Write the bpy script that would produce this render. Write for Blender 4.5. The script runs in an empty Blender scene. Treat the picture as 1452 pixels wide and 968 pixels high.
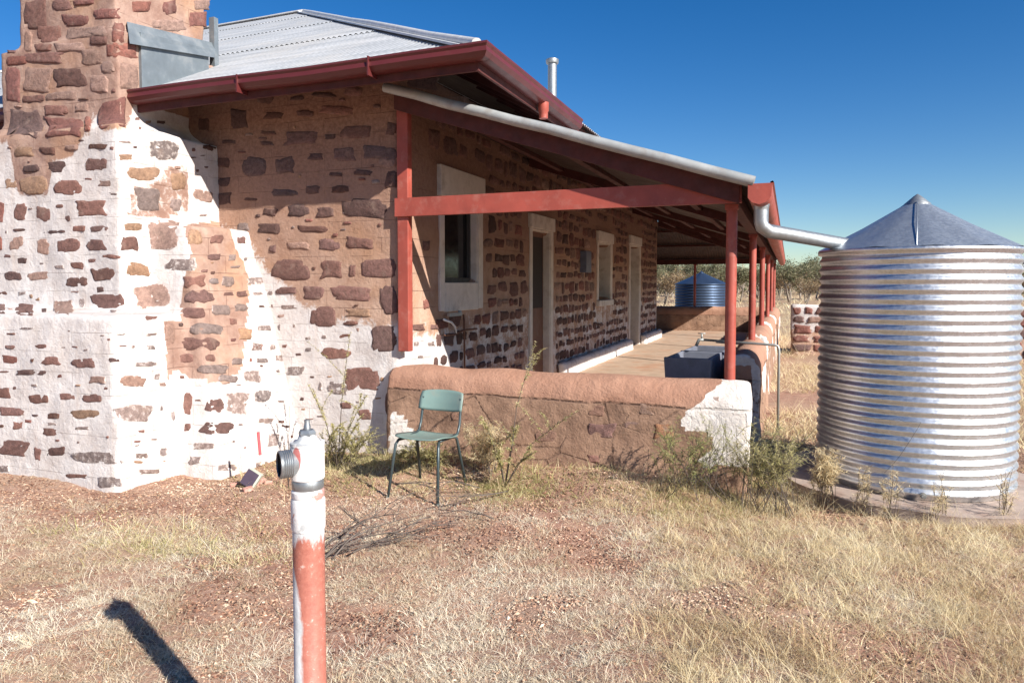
import bpy, math, random
import numpy as np
from mathutils import Vector, noise
from mathutils.bvhtree import BVHTree

random.seed(7); rng = np.random.default_rng(7)
sc = bpy.context.scene
col = sc.collection
R = math.radians

# ------------------------------------------------------------------ camera
F, YAW, PITCH, CH = 992.0, R(21.6), R(2.5), 1.55
SHIFT = 38.0
cam_d = bpy.data.cameras.new('camera'); cam = bpy.data.objects.new('camera', cam_d); col.objects.link(cam)
cam.location = (0, 0, CH); cam.rotation_euler = (R(90) - PITCH, 0, YAW)
cam_d.sensor_width = 36; cam_d.lens = F / 1452 * 36; cam_d.shift_y = -SHIFT / 1452
cam_d.clip_start = .05; cam_d.clip_end = 3000
sc.camera = cam
# ------------------------------------------------------------------ sky, sun, exposure
SUN = Vector((1, -.47, .63)).normalized()      # towards the sun
EL = math.asin(SUN.z); AZ = math.atan2(SUN.x, SUN.y)
w = bpy.data.worlds.new('World'); sc.world = w; w.use_nodes = True
nt = w.node_tree; bg = nt.nodes['Background']
sky = nt.nodes.new('ShaderNodeTexSky'); sky.sky_type = 'NISHITA'; sky.sun_disc = False
sky.sun_elevation = EL; sky.sun_rotation = AZ; sky.altitude = 600; sky.air_density = 1.0; sky.dust_density = 0.15; sky.ozone_density = 3.0
hs = nt.nodes.new('ShaderNodeHueSaturation'); hs.inputs['Saturation'].default_value = 1.38; hs.inputs['Hue'].default_value = .508; nt.links.new(sky.outputs[0], hs.inputs['Color']); nt.links.new(hs.outputs[0], bg.inputs[0]); bg.inputs[1].default_value = .066
sd = bpy.data.lights.new('sun', 'SUN'); sd.energy = 5.0; sd.angle = R(.53); sd.color = (1, .95, .87)
so = bpy.data.objects.new('sun', sd); col.objects.link(so); so.rotation_euler = SUN.to_track_quat('Z', 'Y').to_euler()
sc.view_settings.view_transform = 'Standard'; sc.view_settings.look = 'None'; sc.view_settings.gamma = 1
sc.view_settings.use_curve_mapping = False; sc.view_settings.exposure = .9
sc.cycles.diffuse_bounces = 2; sc.cycles.max_bounces = 6

# measuring aid: photo pixel -> direction / point in the world
FW = Vector((-math.sin(YAW) * math.cos(PITCH), math.cos(YAW) * math.cos(PITCH), -math.sin(PITCH)))
RT = Vector((math.cos(YAW), math.sin(YAW), 0)); UP = RT.cross(FW); EYE = Vector((0, 0, CH))
def ray(px, py): return (FW * F + RT * (px - 726) + UP * (484 - py - SHIFT)).normalized()
def at(px, py, axis, v):
    d = ray(px, py); t = (v - EYE[axis]) / d[axis]; return EYE + d * t
def pix(p):
    q = Vector(p) - EYE; z = q.dot(FW)
    return 726 + F * q.dot(RT) / z, 484 - SHIFT - F * q.dot(UP) / z

# ------------------------------------------------------------------ object helpers
def tag(o, label=None, cat=None, group=None, kind=None):
    if label: o['label'] = label
    if cat: o['category'] = cat
    if group: o['group'] = group
    if kind: o['kind'] = kind
    return o
def empty(name, loc=(0, 0, 0), rz=0):
    o = bpy.data.objects.new(name, None); col.objects.link(o); o.location = loc; o.rotation_euler = (0, 0, rz)
    o.empty_display_size = .1; return o
def thing(name, label, cat, loc=(0, 0, 0), rz=0, group=None):
    return tag(empty(name, loc, rz), label, cat, group)
def copy_tree(o, parent=None):
    c = o.copy(); col.objects.link(c); c.parent = parent
    for ch in list(o.children): copy_tree(ch, c)
    return c

class MB:
    def __init__(s): s.v = []; s.f = []; s.m = []; s.n = 0; s.att = {}
    def add(s, v, f, m=0):
        s.v += [tuple(p) for p in v]; s.f += [tuple(i + s.n for i in q) for q in f]; s.m += [m] * len(f); s.n += len(v)
        return s
    def box(s, a, b, m=0):
        (x0, y0, z0), (x1, y1, z1) = a, b
        return s.hexa([(x0, y0, z0), (x1, y0, z0), (x1, y1, z0), (x0, y1, z0)], [(x0, y0, z1), (x1, y0, z1), (x1, y1, z1), (x0, y1, z1)], m)
    def hexa(s, lo, hi, m=0):
        return s.add(list(lo) + list(hi), [(3, 2, 1, 0), (4, 5, 6, 7), (0, 1, 5, 4), (1, 2, 6, 5), (2, 3, 7, 6), (3, 0, 4, 7)], m)
    def bar(s, p, q, w_, h_, m=0, up=(0, 0, 1)):
        p = Vector(p); q = Vector(q); d = (q - p).normalized(); u = Vector(up); sd_ = d.cross(u).normalized(); u = sd_.cross(d).normalized()
        c = [(-w_ / 2, -h_ / 2), (w_ / 2, -h_ / 2), (w_ / 2, h_ / 2), (-w_ / 2, h_ / 2)]
        return s.hexa([p + sd_ * a + u * b for a, b in c], [q + sd_ * a + u * b for a, b in c], m)
    def tube(s, pts, r, n=12, caps=True, m=0):
        pts = [Vector(p) for p in pts]; k = len(pts); rr = r if hasattr(r, '__len__') else [r] * k
        vs = []; fs = []; ref = None
        for i, p in enumerate(pts):
            d = (pts[min(i + 1, k - 1)] - pts[max(i - 1, 0)]).normalized()
            if ref is None: ref = Vector((0, 0, 1)) if abs(d.z) < .9 else Vector((1, 0, 0))
            a = d.cross(ref).normalized(); b = a.cross(d).normalized(); ref = b
            for j in range(n):
                t = 2 * math.pi * j / n; vs.append(p + a * (rr[i] * math.cos(t)) + b * (rr[i] * math.sin(t)))
        for i in range(k - 1):
            for j in range(n):
                j2 = (j + 1) % n; fs.append((i * n + j, i * n + j2, (i + 1) * n + j2, (i + 1) * n + j))
        if caps: fs.append(tuple(range(n - 1, -1, -1))); fs.append(tuple((k - 1) * n + j for j in range(n)))
        return s.add(vs, fs, m)
    def lathe(s, prof, n=32, c=(0, 0, 0), m=0, axis=None):
        vs = []; fs = []; k = len(prof); c = Vector(c)
        A = Vector(axis).normalized() if axis else Vector((0, 0, 1))
        a = A.orthogonal().normalized() if axis else Vector((1, 0, 0)); b = A.cross(a)
        for r, z in prof:
            for j in range(n):
                t = 2 * math.pi * j / n; vs.append(c + A * z + a * (r * math.cos(t)) + b * (r * math.sin(t)))
        for i in range(k - 1):
            for j in range(n):
                j2 = (j + 1) % n; fs.append((i * n + j, i * n + j2, (i + 1) * n + j2, (i + 1) * n + j))
        return s.add(vs, fs, m)
    def build(s, name, mats, parent=None, smooth=False, angle=None):
        me = bpy.data.meshes.new(name); me.from_pydata(s.v, [], s.f)
        for mm in (mats if isinstance(mats, (list, tuple)) else [mats]): me.materials.append(mm)
        me.polygons.foreach_set('material_index', s.m)
        if smooth or angle: me.polygons.foreach_set('use_smooth', [True] * len(s.f))
        me.update()
        if angle:
            try: me.set_sharp_from_angle(angle=R(angle))
            except Exception: pass
        o = bpy.data.objects.new(name, me); col.objects.link(o)
        if parent: o.parent = parent
        return o
def bevel(o, wd=.006, seg=2):
    b = o.modifiers.new('bevel', 'BEVEL'); b.width = wd; b.segments = seg; b.limit_method = 'ANGLE'; b.angle_limit = R(40); return o

# ------------------------------------------------------------------ materials
class NT:
    def __init__(s, name):
        s.mat = bpy.data.materials.new(name); s.mat.use_nodes = True; s.t = s.mat.node_tree
        s.p = s.t.nodes['Principled BSDF']; s.out = s.t.nodes['Material Output']
    def n(s, typ, **kw):
        nd = s.t.nodes.new('ShaderNode' + typ)
        for k, v in kw.items():
            if k.startswith('i_'):
                key = k[2:]; key = int(key) if key.isdigit() else key.replace('_', ' ')
                s.plug(v, nd.inputs[key])
            else: setattr(nd, k, v)
        return nd
    def plug(s, v, inp):
        if isinstance(v, bpy.types.NodeSocket): s.t.links.new(v, inp)
        else:
            if isinstance(v, (tuple, list)) and len(v) == 3 and inp.type == 'RGBA': v = (*v, 1)
            inp.default_value = v
    def coord(s, which='Object'): return s.n('TexCoord').outputs[which]
    def pos(s): return s.n('NewGeometry').outputs['Position']
    def noise(s, vec, scale, detail=4, rough=.55, out='Fac'):
        return s.n('TexNoise', i_Vector=vec, i_Scale=scale, i_Detail=detail, i_Roughness=rough).outputs[out]
    def mapv(s, vec, scale=(1, 1, 1), rot=(0, 0, 0), loc=(0, 0, 0)):
        return s.n('Mapping', i_Vector=vec, i_Scale=scale, i_Rotation=rot, i_Location=loc).outputs[0]
    def mr(s, v, a, b, c=0., d=1., smooth=False):
        nd = s.n('MapRange', i_Value=v); nd.inputs[1].default_value = a; nd.inputs[2].default_value = b; nd.inputs[3].default_value = c; nd.inputs[4].default_value = d
        if smooth: nd.interpolation_type = 'SMOOTHSTEP'
        return nd.outputs[0]
    def mix(s, f, a, b, mode='MIX'):
        nd = s.n('Mix', data_type='RGBA', blend_type=mode); s.plug(f, nd.inputs[0]); s.plug(a, nd.inputs[6]); s.plug(b, nd.inputs[7]); return nd.outputs[2]
    def math(s, op, a, b=0., c=None):
        nd = s.n('Math', operation=op); s.plug(a, nd.inputs[0]); s.plug(b, nd.inputs[1])
        if c is not None: s.plug(c, nd.inputs[2])
        return nd.outputs[0]
    def attr(s, name, out='Fac'): return s.n('Attribute', attribute_name=name).outputs[out]
    def bump(s, h, strength=.3, dist=.01):
        b = s.n('Bump', i_Height=h, i_Strength=strength, i_Distance=dist); s.t.links.new(b.outputs[0], s.p.inputs['Normal']); return b
    def set(s, **kw):
        for k, v in kw.items(): s.plug(v, s.p.inputs[k.replace('_', ' ')])
        return s.mat

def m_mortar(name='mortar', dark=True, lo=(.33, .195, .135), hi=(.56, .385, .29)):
    s = NT(name); P = s.pos(); pa = s.attr('paint')
    n1 = s.noise(P, 5, 8, .65); n2 = s.noise(P, 28, 6, .7); n3 = s.noise(P, 1.3, 4)
    mort = s.mix(s.mr(n1, .35, .68), lo, hi)
    mort = s.mix(s.mr(n2, .55, .75, 0, .6), mort, (.28, .15, .10))
    mort = s.mix(s.mr(n3, .5, .7, 0, .5), mort, (.46, .25, .13))
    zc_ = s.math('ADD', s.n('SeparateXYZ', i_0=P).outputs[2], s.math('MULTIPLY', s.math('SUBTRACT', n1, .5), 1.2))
    if dark: mort = s.mix(s.mr(zc_, 1.2, 3.0), mort, s.mix(s.mr(n2, .3, .7), (.17, .085, .056), (.32, .18, .125)))  # house walls: mortar darkens upwards, eave shade put into its colour
    wh = s.mix(s.mr(n1, .3, .72), (.50, .44, .41), (.69, .655, .635))
    wh = s.mix(s.mr(n2, .6, .8, 0, .55), wh, (.52, .42, .37))
    wh = s.mix(s.mr(s.noise(s.mapv(P, (6, 6, .7)), 1.5, 5), .55, .75, 0, .4), wh, (.56, .43, .35))
    f = s.math('ADD', pa, s.math('ADD', s.math('MULTIPLY', s.math('SUBTRACT', n1, .5), 1.3), s.math('MULTIPLY', s.math('SUBTRACT', n2, .5), .9)))
    f = s.mr(f, .38, .62)
    c = s.mix(f, mort, wh)
    sx = s.n('SeparateXYZ', i_0=P); cx = s.math('ADD', sx.outputs[0], sx.outputs[1])
    wob = s.math('MULTIPLY', s.math('SUBTRACT', s.noise(P, 2.2, 2), .5), .02)
    cv = s.n('CombineXYZ', i_0=s.math('ADD', cx, wob), i_1=s.math('ADD', sx.outputs[2], wob)).outputs[0]
    br = s.n('TexBrick', i_Vector=cv, i_Color1=(0, 0, 0), i_Color2=(0, 0, 0), i_Mortar=(1, 1, 1), i_Scale=1.0)
    br.inputs['Mortar Size'].default_value = .0028; br.inputs['Brick Width'].default_value = .42; br.inputs['Row Height'].default_value = .165; br.inputs['Mortar Smooth'].default_value = .3
    ln = s.math('MULTIPLY', br.outputs[1], s.mr(s.noise(P, 4, 3), .42, .6))
    c = s.mix(s.math('MULTIPLY', ln, s.mr(f, 0, 1, .85, .42)), c, (.17, .085, .06))
    h = s.math('SUBTRACT', s.math('ADD', s.math('MULTIPLY', n1, .8), s.math('MULTIPLY', n2, .7)), s.math('MULTIPLY', ln, .8))
    s.bump(h, .75, .02)
    return s.set(Base_Color=c, Roughness=.92)
def m_stone(name='stone'):
    s = NT(name); P = s.pos(); t = s.attr('tint', 'Color'); pa = s.attr('paint')
    n1 = s.noise(P, 22, 8, .7); n2 = s.noise(s.mapv(P, (1, 1, 2.2)), 70, 5, .7); n3 = s.noise(P, 9, 4)
    c = s.mix(s.mr(n1, .3, .7), s.mix(1., t, (.55, .52, .52), 'MULTIPLY'), s.mix(1., t, (1.35, 1.3, 1.3), 'MULTIPLY'))
    c = s.mix(s.mr(n2, .5, .75, 0, .5), c, s.mix(1., t, (.5, .42, .40), 'MULTIPLY'))
    c = s.mix(s.mr(n3, .58, .7, 0, .35), c, (.34, .24, .19))
    ed = s.math('ADD', pa, s.math('MULTIPLY', s.math('SUBTRACT', n1, .5), 1.6))
    c = s.mix(s.mr(ed, .45, .75, 0, .9), c, (.70, .63, .59))
    s.bump(s.math('ADD', n1, s.math('MULTIPLY', n2, .6)), 1.0, .02)
    return s.set(Base_Color=c, Roughness=.88)
def m_simple(name, colr, rough=.6, metal=0., var=.15, scale=12, bump=.0, dirt=None, dscale=5, spec=None, coord='pos'):
    s = NT(name); P = s.pos() if coord == 'pos' else s.coord()
    n = s.noise(P, scale, 6, .6)
    c = s.mix(s.mr(n, .3, .7), tuple(max(0, x * (1 - var)) for x in colr), tuple(min(1, x * (1 + var)) for x in colr))
    if dirt: c = s.mix(s.mr(s.noise(P, dscale, 7, .65), .52, .72, 0, .75), c, dirt)
    if bump: s.bump(s.noise(P, scale * 3, 5, .6), bump, .01)
    if spec is not None: s.p.inputs['Specular IOR Level'].default_value = spec
    return s.set(Base_Color=c, Roughness=s.mr(s.noise(P, scale * 1.7, 4), .3, .7, max(.05, rough - .1), min(1, rough + .1)), Metallic=metal)
def m_galv(name, base=(.62, .64, .66), rough=.3, metal=.95, streak=.3, rust=0.):
    s = NT(name); P = s.coord()
    v = s.n('TexVoronoi', i_Vector=P, i_Scale=55.).outputs['Color']
    sp = s.n('SeparateColor', i_0=v).outputs[0]
    st = s.noise(s.mapv(P, (9, 9, .8)), 1.5, 5, .6)
    c = s.mix(s.mr(sp, 0, 1), tuple(x * .86 for x in base), base)
    c = s.mix(s.mr(st, .5, .75, 0, streak), c, tuple(x * .6 for x in base))
    if rust: c = s.mix(s.mr(s.noise(P, 3.5, 7, .7), .6, .75, 0, rust), c, (.25, .13, .08))
    
    return s.set(Base_Color=c, Metallic=metal, Roughness=s.math('ADD', s.mr(sp, 0, 1, rough - .03, rough + .04), s.mr(st, .4, .7, 0, .05)))
def m_roof(name):
    s = NT(name); P = s.coord()
    n = s.noise(s.mapv(P, (.5, 3.5, .5)), 2.2, 6, .65); n2 = s.noise(P, 1.2, 5, .6); n3 = s.noise(P, 30, 4)
    c = s.mix(s.mr(n, .35, .7), (.29, .305, .32), (.48, .49, .505))
    c = s.mix(s.mr(n2, .5, .72, 0, .45), c, (.50, .47, .43))
    c = s.mix(s.mr(n3, .6, .8, 0, .3), c, (.3, .29, .27))
    return s.set(Base_Color=c, Metallic=.25, Roughness=.55)
def m_leafy(name, cols, rough=.7, transl=.25):
    s = NT(name); t = s.attr('rnd')
    cr = s.n('ValToRGB', i_0=t); e = cr.color_ramp.elements
    while len(e) < len(cols): e.new(.5)
    for i, c_ in enumerate(cols): e[i].position = i / max(1, len(cols) - 1); e[i].color = (*c_, 1)
    cc = s.mix(s.mr(s.noise(s.pos(), 3, 3), .35, .65, .0, .35), cr.outputs[0], s.mix(1., cr.outputs[0], (.75, .68, .6), 'MULTIPLY'))
    s.set(Base_Color=cc, Roughness=rough); s.p.inputs['Specular IOR Level'].default_value = .25
    if transl:
        tb = s.n('BsdfTranslucent', i_Color=cc); mx = s.n('MixShader', i_0=transl, i_1=s.p.outputs[0], i_2=tb.outputs[0])
        s.t.links.new(mx.outputs[0], s.out.inputs[0])
    return s.mat
M = {}
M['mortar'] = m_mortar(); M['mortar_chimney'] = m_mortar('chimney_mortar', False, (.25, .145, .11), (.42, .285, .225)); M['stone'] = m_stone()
M['red'] = m_simple('red_oxide_paint', (.31, .062, .042), .55, var=.2, scale=4, dirt=(.36, .13, .10), dscale=11, bump=.25)
M['red_gutter'] = m_simple('gutter_paint', (.105, .02, .02), .4, var=.1, scale=3, dirt=(.11, .03, .028))
M['shaded_timber'] = m_simple('shaded_timber', (.075, .016, .013), .75, var=.25, scale=9)  # red timber darkened: shade under the roofs put into the colour
M['soffit'] = m_simple('underside_iron', (.055, .03, .024), .6, var=.2, scale=3, dirt=(.07, .025, .02))
M['galv'] = m_galv('galvanised_tank', (.70, .72, .74), .40)
M['galv_dull'] = m_galv('galvanised_dull', (.36, .38, .39), .45, .8, .5)
M['galv_roof'] = m_galv('tank_roof_metal', (.47, .51, .55), .42, .8, .15)
M['galv_sky_tint'] = m_galv('sky_tinted_tank_metal', (.07, .105, .17), .4, .7, .3)  # galvanised metal with sky reflection and shade put into its base colour
M['roof'] = m_roof('corrugated_iron')
M['cap'] = m_simple('pale_ridge_metal', (.33, .34, .335), .55, .2, .15, 6, dirt=(.22, .18, .15))
M['lead'] = m_simple('lead_sheet', (.19, .22, .24), .5, .4, .18, 5, dirt=(.31, .32, .32))
M['white_render'] = m_simple('white_reveal_paint', (.64, .58, .52), .85, var=.1, scale=8, bump=.2, dirt=(.38, .30, .24))
M['glass'] = m_simple('window_glass', (.012, .013, .015), .08, 0, .1)
M['sash'] = m_simple('grey_sash', (.06, .055, .05), .6)
M['door_wood'] = m_simple('brown_door', (.16, .075, .045), .6, var=.2, scale=5)
M['screen'] = m_simple('fly_screen', (.03, .022, .02), .8, var=.2, scale=40)
M['plinth'] = m_simple('whitewashed_plinth', (.74, .69, .65), .9, var=.1, scale=6, bump=.4, dirt=(.35, .2, .14), dscale=9)
M['blue_tub'] = m_simple('blue_grey_tub_paint', (.16, .17, .21), .55, var=.2, scale=6, dirt=(.12, .12, .14))
M['pipe'] = m_simple('grey_pipe', (.33, .34, .33), .5, .5, .15, 9, dirt=(.25, .17, .12))
M['pipe_white'] = m_simple('white_plastic_pipe', (.7, .7, .68), .4)
M['pvc_rust'] = m_simple('rusty_steel', (.15, .07, .045), .8, .2, .3, 14)
M['chair_green'] = m_simple('pale_green_plastic', (.17, .25, .225), .45, var=.07, scale=5, dirt=(.23, .26, .22), dscale=9, coord='obj')
M['chair_leg'] = m_simple('dark_grey_green_tube', (.055, .075, .08), .4, .3, .15, 20, coord='obj')
M['black'] = m_simple('black_rubber', (.012, .012, .013), .6)
M['concrete'] = m_simple('tank_slab_concrete', (.36, .28, .235), .9, var=.18, scale=7, bump=.5, dirt=(.26, .14, .1))

def m_mud():
    s = NT('mud_render'); P = s.pos(); pa = s.attr('paint')
    n1 = s.noise(P, 4, 8, .65); n2 = s.noise(P, 20, 6, .7); n3 = s.noise(P, 55, 4, .6)
    sx = s.n('SeparateXYZ', i_0=P)
    zz = s.math('ADD', sx.outputs[2], s.math('MULTIPLY', s.math('SUBTRACT', n1, .5), .05))
    cop = s.mr(zz, .57, .61)
    body = s.mix(s.mr(n1, .33, .68), (.20, .115, .075), (.37, .225, .15))
    body = s.mix(s.mr(n2, .58, .78, 0, .5), body, (.42, .27, .19))
    co = s.mix(s.mr(n1, .3, .7), (.33, .17, .11), (.42, .235, .16))
    co = s.mix(s.mr(n2, .6, .8, 0, .3), co, (.25, .12, .08))
    c = s.mix(cop, body, co)
    line = s.math('MULTIPLY', s.mr(s.math('ABSOLUTE', s.math('SUBTRACT', zz, .585)), .004, .012, 1, 0), s.mr(n2, .4, .55))
    cr = s.n('TexVoronoi', i_Vector=s.mapv(P, (1, 1, 1.6)), i_Scale=2.3, feature='DISTANCE_TO_EDGE').outputs['Distance']
    crk = s.math('MULTIPLY', s.mr(s.math('ADD', cr, s.math('MULTIPLY', s.math('SUBTRACT', n2, .5), .12)), .0, .024, .9, 0), s.mr(cop, 0, 1, .75, .0))
    crk = s.math('MULTIPLY', crk, s.mr(s.noise(P, 2.1, 3), .44, .56))
    dk = s.math('MAXIMUM', line, crk)
    c = s.mix(s.math('MULTIPLY', dk, .75), c, (.07, .035, .025))
    f = s.mr(s.math('ADD', pa, s.math('ADD', s.math('MULTIPLY', s.math('SUBTRACT', n1, .5), .8), s.math('MULTIPLY', s.math('SUBTRACT', n2, .5), .8))), .45, .55)
    wh = s.mix(s.mr(n2, .3, .7), (.60, .52, .46), (.78, .73, .68))
    c = s.mix(f, c, wh)
    s.bump(s.math('SUBTRACT', s.math('ADD', s.math('MULTIPLY', n1, 1.2), s.math('ADD', s.math('MULTIPLY', n2, .7), s.math('MULTIPLY', n3, .3))), dk), .8, .02)
    return s.set(Base_Color=c, Roughness=.93)
M['mud'] = m_mud()

def m_ground():
    s = NT('red_earth'); P = s.pos()
    n1 = s.noise(P, 1.1, 8, .62); n2 = s.noise(P, 9, 8, .7); n3 = s.noise(P, 70, 5, .7); n4 = s.noise(P, .05, 4, .6)
    c = s.mix(s.mr(n2, .3, .7), (.26, .12, .08), (.46, .265, .185))
    c = s.mix(s.mr(n1, .42, .62, 0, .6), c, (.44, .31, .21))
    c = s.mix(s.mr(n3, .55, .75, 0, .7), c, (.72, .58, .44))
    c = s.mix(s.mr(n3, .3, .42, .75, 0), c, (.2, .095, .065))
    sx = s.n('SeparateXYZ', i_0=P)
    far = s.mr(s.math('ADD', sx.outputs[1], s.math('MULTIPLY', n4, 20)), 18, 45)
    fc = s.mix(s.mr(s.noise(P, .6, 7, .7), .35, .65), (.30, .155, .095), (.46, .34, .20))
    c = s.mix(far, c, fc)
    s.bump(s.math('ADD', n2, s.math('MULTIPLY', n3, .5)), .8, .03)
    return s.set(Base_Color=c, Roughness=.95)
M['ground'] = m_ground()
M['floor'] = m_simple('verandah_floor', (.44, .31, .22), .9, var=.16, scale=5, bump=.3, dirt=(.42, .17, .08), dscale=1.6)
M['grass'] = m_leafy('dry_grass', [(.40, .26, .17), (.66, .53, .37), (.83, .73, .56), (.93, .87, .73)], .75, .35)
M['grass_tan'] = m_leafy('tan_grass', [(.40, .26, .14), (.64, .50, .29), (.80, .68, .43), (.92, .83, .58)], .75, .35)
M['green'] = m_leafy('weed_green', [(.18, .22, .07), (.32, .36, .12), (.5, .5, .2), (.64, .58, .32)], .6, .35)
M['litter'] = m_leafy('leaf_litter', [(.09, .04, .028), (.26, .13, .085), (.47, .29, .19), (.75, .60, .45)], .8, 0)
M['twig'] = m_leafy('dead_twigs', [(.07, .055, .05), (.13, .105, .09), (.22, .18, .155)], .8, 0)
M['bark'] = m_simple('pale_bark', (.26, .22, .18), .85, var=.3, scale=2, dirt=(.16, .12, .09))
M['gum'] = m_leafy('gum_leaves', [(.07, .075, .035), (.14, .15, .08), (.23, .22, .13), (.34, .29, .18)], .6, .2)
M['gum_rusty'] = m_leafy('rusty_leaves', [(.14, .09, .05), (.25, .17, .09), (.34, .25, .14), (.42, .32, .2)], .6, .2)
M['red_plastic'] = m_simple('red_plastic', (.55, .03, .04), .4)
M['pink_brick'] = m_simple('pink_brick', (.45, .22, .17), .9, var=.25, scale=20, bump=.5, dirt=(.65, .5, .42))

# ------------------------------------------------------------------ ground
def smooth(a, b, x):
    t = np.clip((x - a) / (b - a), 0, 1); return t * t * (3 - 2 * t)
def gz(x, y):
    x = np.asarray(x, float); y = np.asarray(y, float)
    z = -.05 + .018 * np.sin(1.3 * x + .7 * y) + .014 * np.sin(2.9 * x - 1.7 * y + 1) + .008 * np.sin(6.1 * x + 4.3 * y)
    z = z * smooth(40, 20, np.hypot(x, y)) - .05 * smooth(20, 40, np.hypot(x, y))
    z += .09 * np.exp(-((y - 5.35) / .35) ** 2) * smooth(-3.6, -3.0, x) * smooth(-.2, -.7, x)      # heap along the low wall
    z -= .04 * smooth(3.0, 3.9, y) * smooth(-4.0, -4.6, x) * smooth(9, 7, y)
    pad = smooth(1.15, .85, np.hypot(x - .935, y - 6.38))
    z = z * (1 - pad) + (-.09) * pad
    return z
def axis_coords(lo, hi, step, far, grow=1.16):
    c = list(np.arange(lo, hi + 1e-6, step)); d = step; x = hi
    while x < far: d *= grow; x += d; c.append(x)
    d = step; x = lo; pre = []
    while x > -far: d *= grow; x -= d; pre.append(x)
    return np.array(pre[::-1] + c)
gx = axis_coords(-9, 5, .06, 1500); gy = axis_coords(.6, 9, .06, 1500)
GX, GY = np.meshgrid(gx, gy); GZ = gz(GX, GY)
near = smooth(14, 8, np.hypot(GX, GY))
rn = rng.random(GX.shape); GZ = GZ + (rn - .5) * .018 * near
V = np.stack([GX, GY, GZ], -1).reshape(-1, 3); nxg, nyg = len(gx), len(gy)
idx = np.arange(nxg * nyg).reshape(nyg, nxg)
Fq = np.stack([idx[:-1, :-1], idx[:-1, 1:], idx[1:, 1:], idx[1:, :-1]], -1).reshape(-1, 4)
def np_mesh(name, V, Fc, mats, smooth_=True, attrs=None, parent=None):
    me = bpy.data.meshes.new(name); k = Fc.shape[1]
    me.vertices.add(len(V)); me.vertices.foreach_set('co', np.asarray(V, np.float32).ravel())
    me.loops.add(Fc.size); me.loops.foreach_set('vertex_index', np.asarray(Fc, np.int32).ravel())
    me.polygons.add(len(Fc)); me.polygons.foreach_set('loop_start', np.arange(0, Fc.size, k, dtype=np.int32))
    me.polygons.foreach_set('loop_total', np.full(len(Fc), k, np.int32))
    me.polygons.foreach_set('use_smooth', np.full(len(Fc), smooth_))
    for m in mats: me.materials.append(m)
    me.update(calc_edges=True)
    for an, av in (attrs or {}).items():
        a = me.attributes.new(an, 'FLOAT', 'POINT'); a.data.foreach_set('value', np.asarray(av, np.float32))
    me.validate()
    o = bpy.data.objects.new(name, me); col.objects.link(o)
    if parent: o.parent = parent
    return o
ground = tag(np_mesh('ground', V, Fq, [M['ground']]), 'red earth with dry grass', kind='structure'); del ground['label']

# ------------------------------------------------------------------ lumpy masonry: union of blocks, remeshed
def lumpy(mb, voxel, amp=.012, freq=2.2, iters=2):
    me = bpy.data.meshes.new('tmp'); me.from_pydata(mb.v, [], mb.f)
    o = bpy.data.objects.new('tmp', me); col.objects.link(o)
    rm = o.modifiers.new('r', 'REMESH'); rm.mode = 'VOXEL'; rm.voxel_size = voxel
    if iters:
        sm = o.modifiers.new('s', 'SMOOTH'); sm.iterations = iters; sm.factor = .5
    dg = bpy.context.evaluated_depsgraph_get(); ev = o.evaluated_get(dg); m2 = ev.to_mesh()
    vs = [v.co.copy() for v in m2.vertices]; fs = [tuple(p.vertices) for p in m2.polygons]
    ev.to_mesh_clear(); bpy.data.objects.remove(o)
    for v in vs:
        q = v * freq
        v += Vector((noise.noise(q), noise.noise(q + Vector((7, 3, 1))), noise.noise(q + Vector((2, 9, 5))))) * amp
        q = v * freq * 4.3
        v += Vector((noise.noise(q), noise.noise(q + Vector((7, 3, 1))), 0)) * amp * .35
    return vs, fs
def interp(poly, x):
    return float(np.interp(x, [p[0] for p in poly], [p[1] for p in poly]))
def inpoly(x, y, P):
    c = False; j = len(P) - 1
    for i in range(len(P)):
        if (P[i][1] > y) != (P[j][1] > y) and x < (P[j][0] - P[i][0]) * (y - P[i][1]) / (P[j][1] - P[i][1]) + P[i][0]: c = not c
        j = i
    return c
CH_LINE = [(-100, 200), (10, 200), (15, 215), (25, 276), (68, 276), (75, 228), (100, 225), (118, 190), (128, 186), (131, 162), (141, 162), (144, 184), (182, 183), (186, 150), (330, 150)]
B_BROWN = [(262, 318), (325, 312), (332, 345), (345, 372), (356, 400), (352, 440), (345, 520), (325, 545), (275, 540), (250, 525), (238, 540), (232, 455), (256, 450), (258, 400), (268, 360)]
W_LINE = [(0, 330), (340, 330), (390, 395), (423, 428), (474, 455), (523, 460), (568, 462), (575, 468), (700, 470)]
def paint_ch(v):
    if v.z > 3.3: return -.2
    x, y = pix(v)
    p = .5 + (y - interp(CH_LINE, x)) / 22
    if inpoly(x, y, B_BROWN): p = .12
    elif inpoly(x, y, [(240, 235), (266, 232), (270, 300), (236, 312), (180, 306), (188, 265), (215, 258)]): p = .42
    return max(-.2, min(1.25, p))
def paint_wall(v):
    x, y = pix(v)
    if v.x < -3.6: p = .5 + (y - interp(W_LINE, x)) / 45
    elif v.y < 6.9: p = .5 + (y - 470) / 60
    else: p = min(.48, .5 + (1.05 - v.z) / .8)
    return max(-.2, min(1.1, p))
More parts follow.
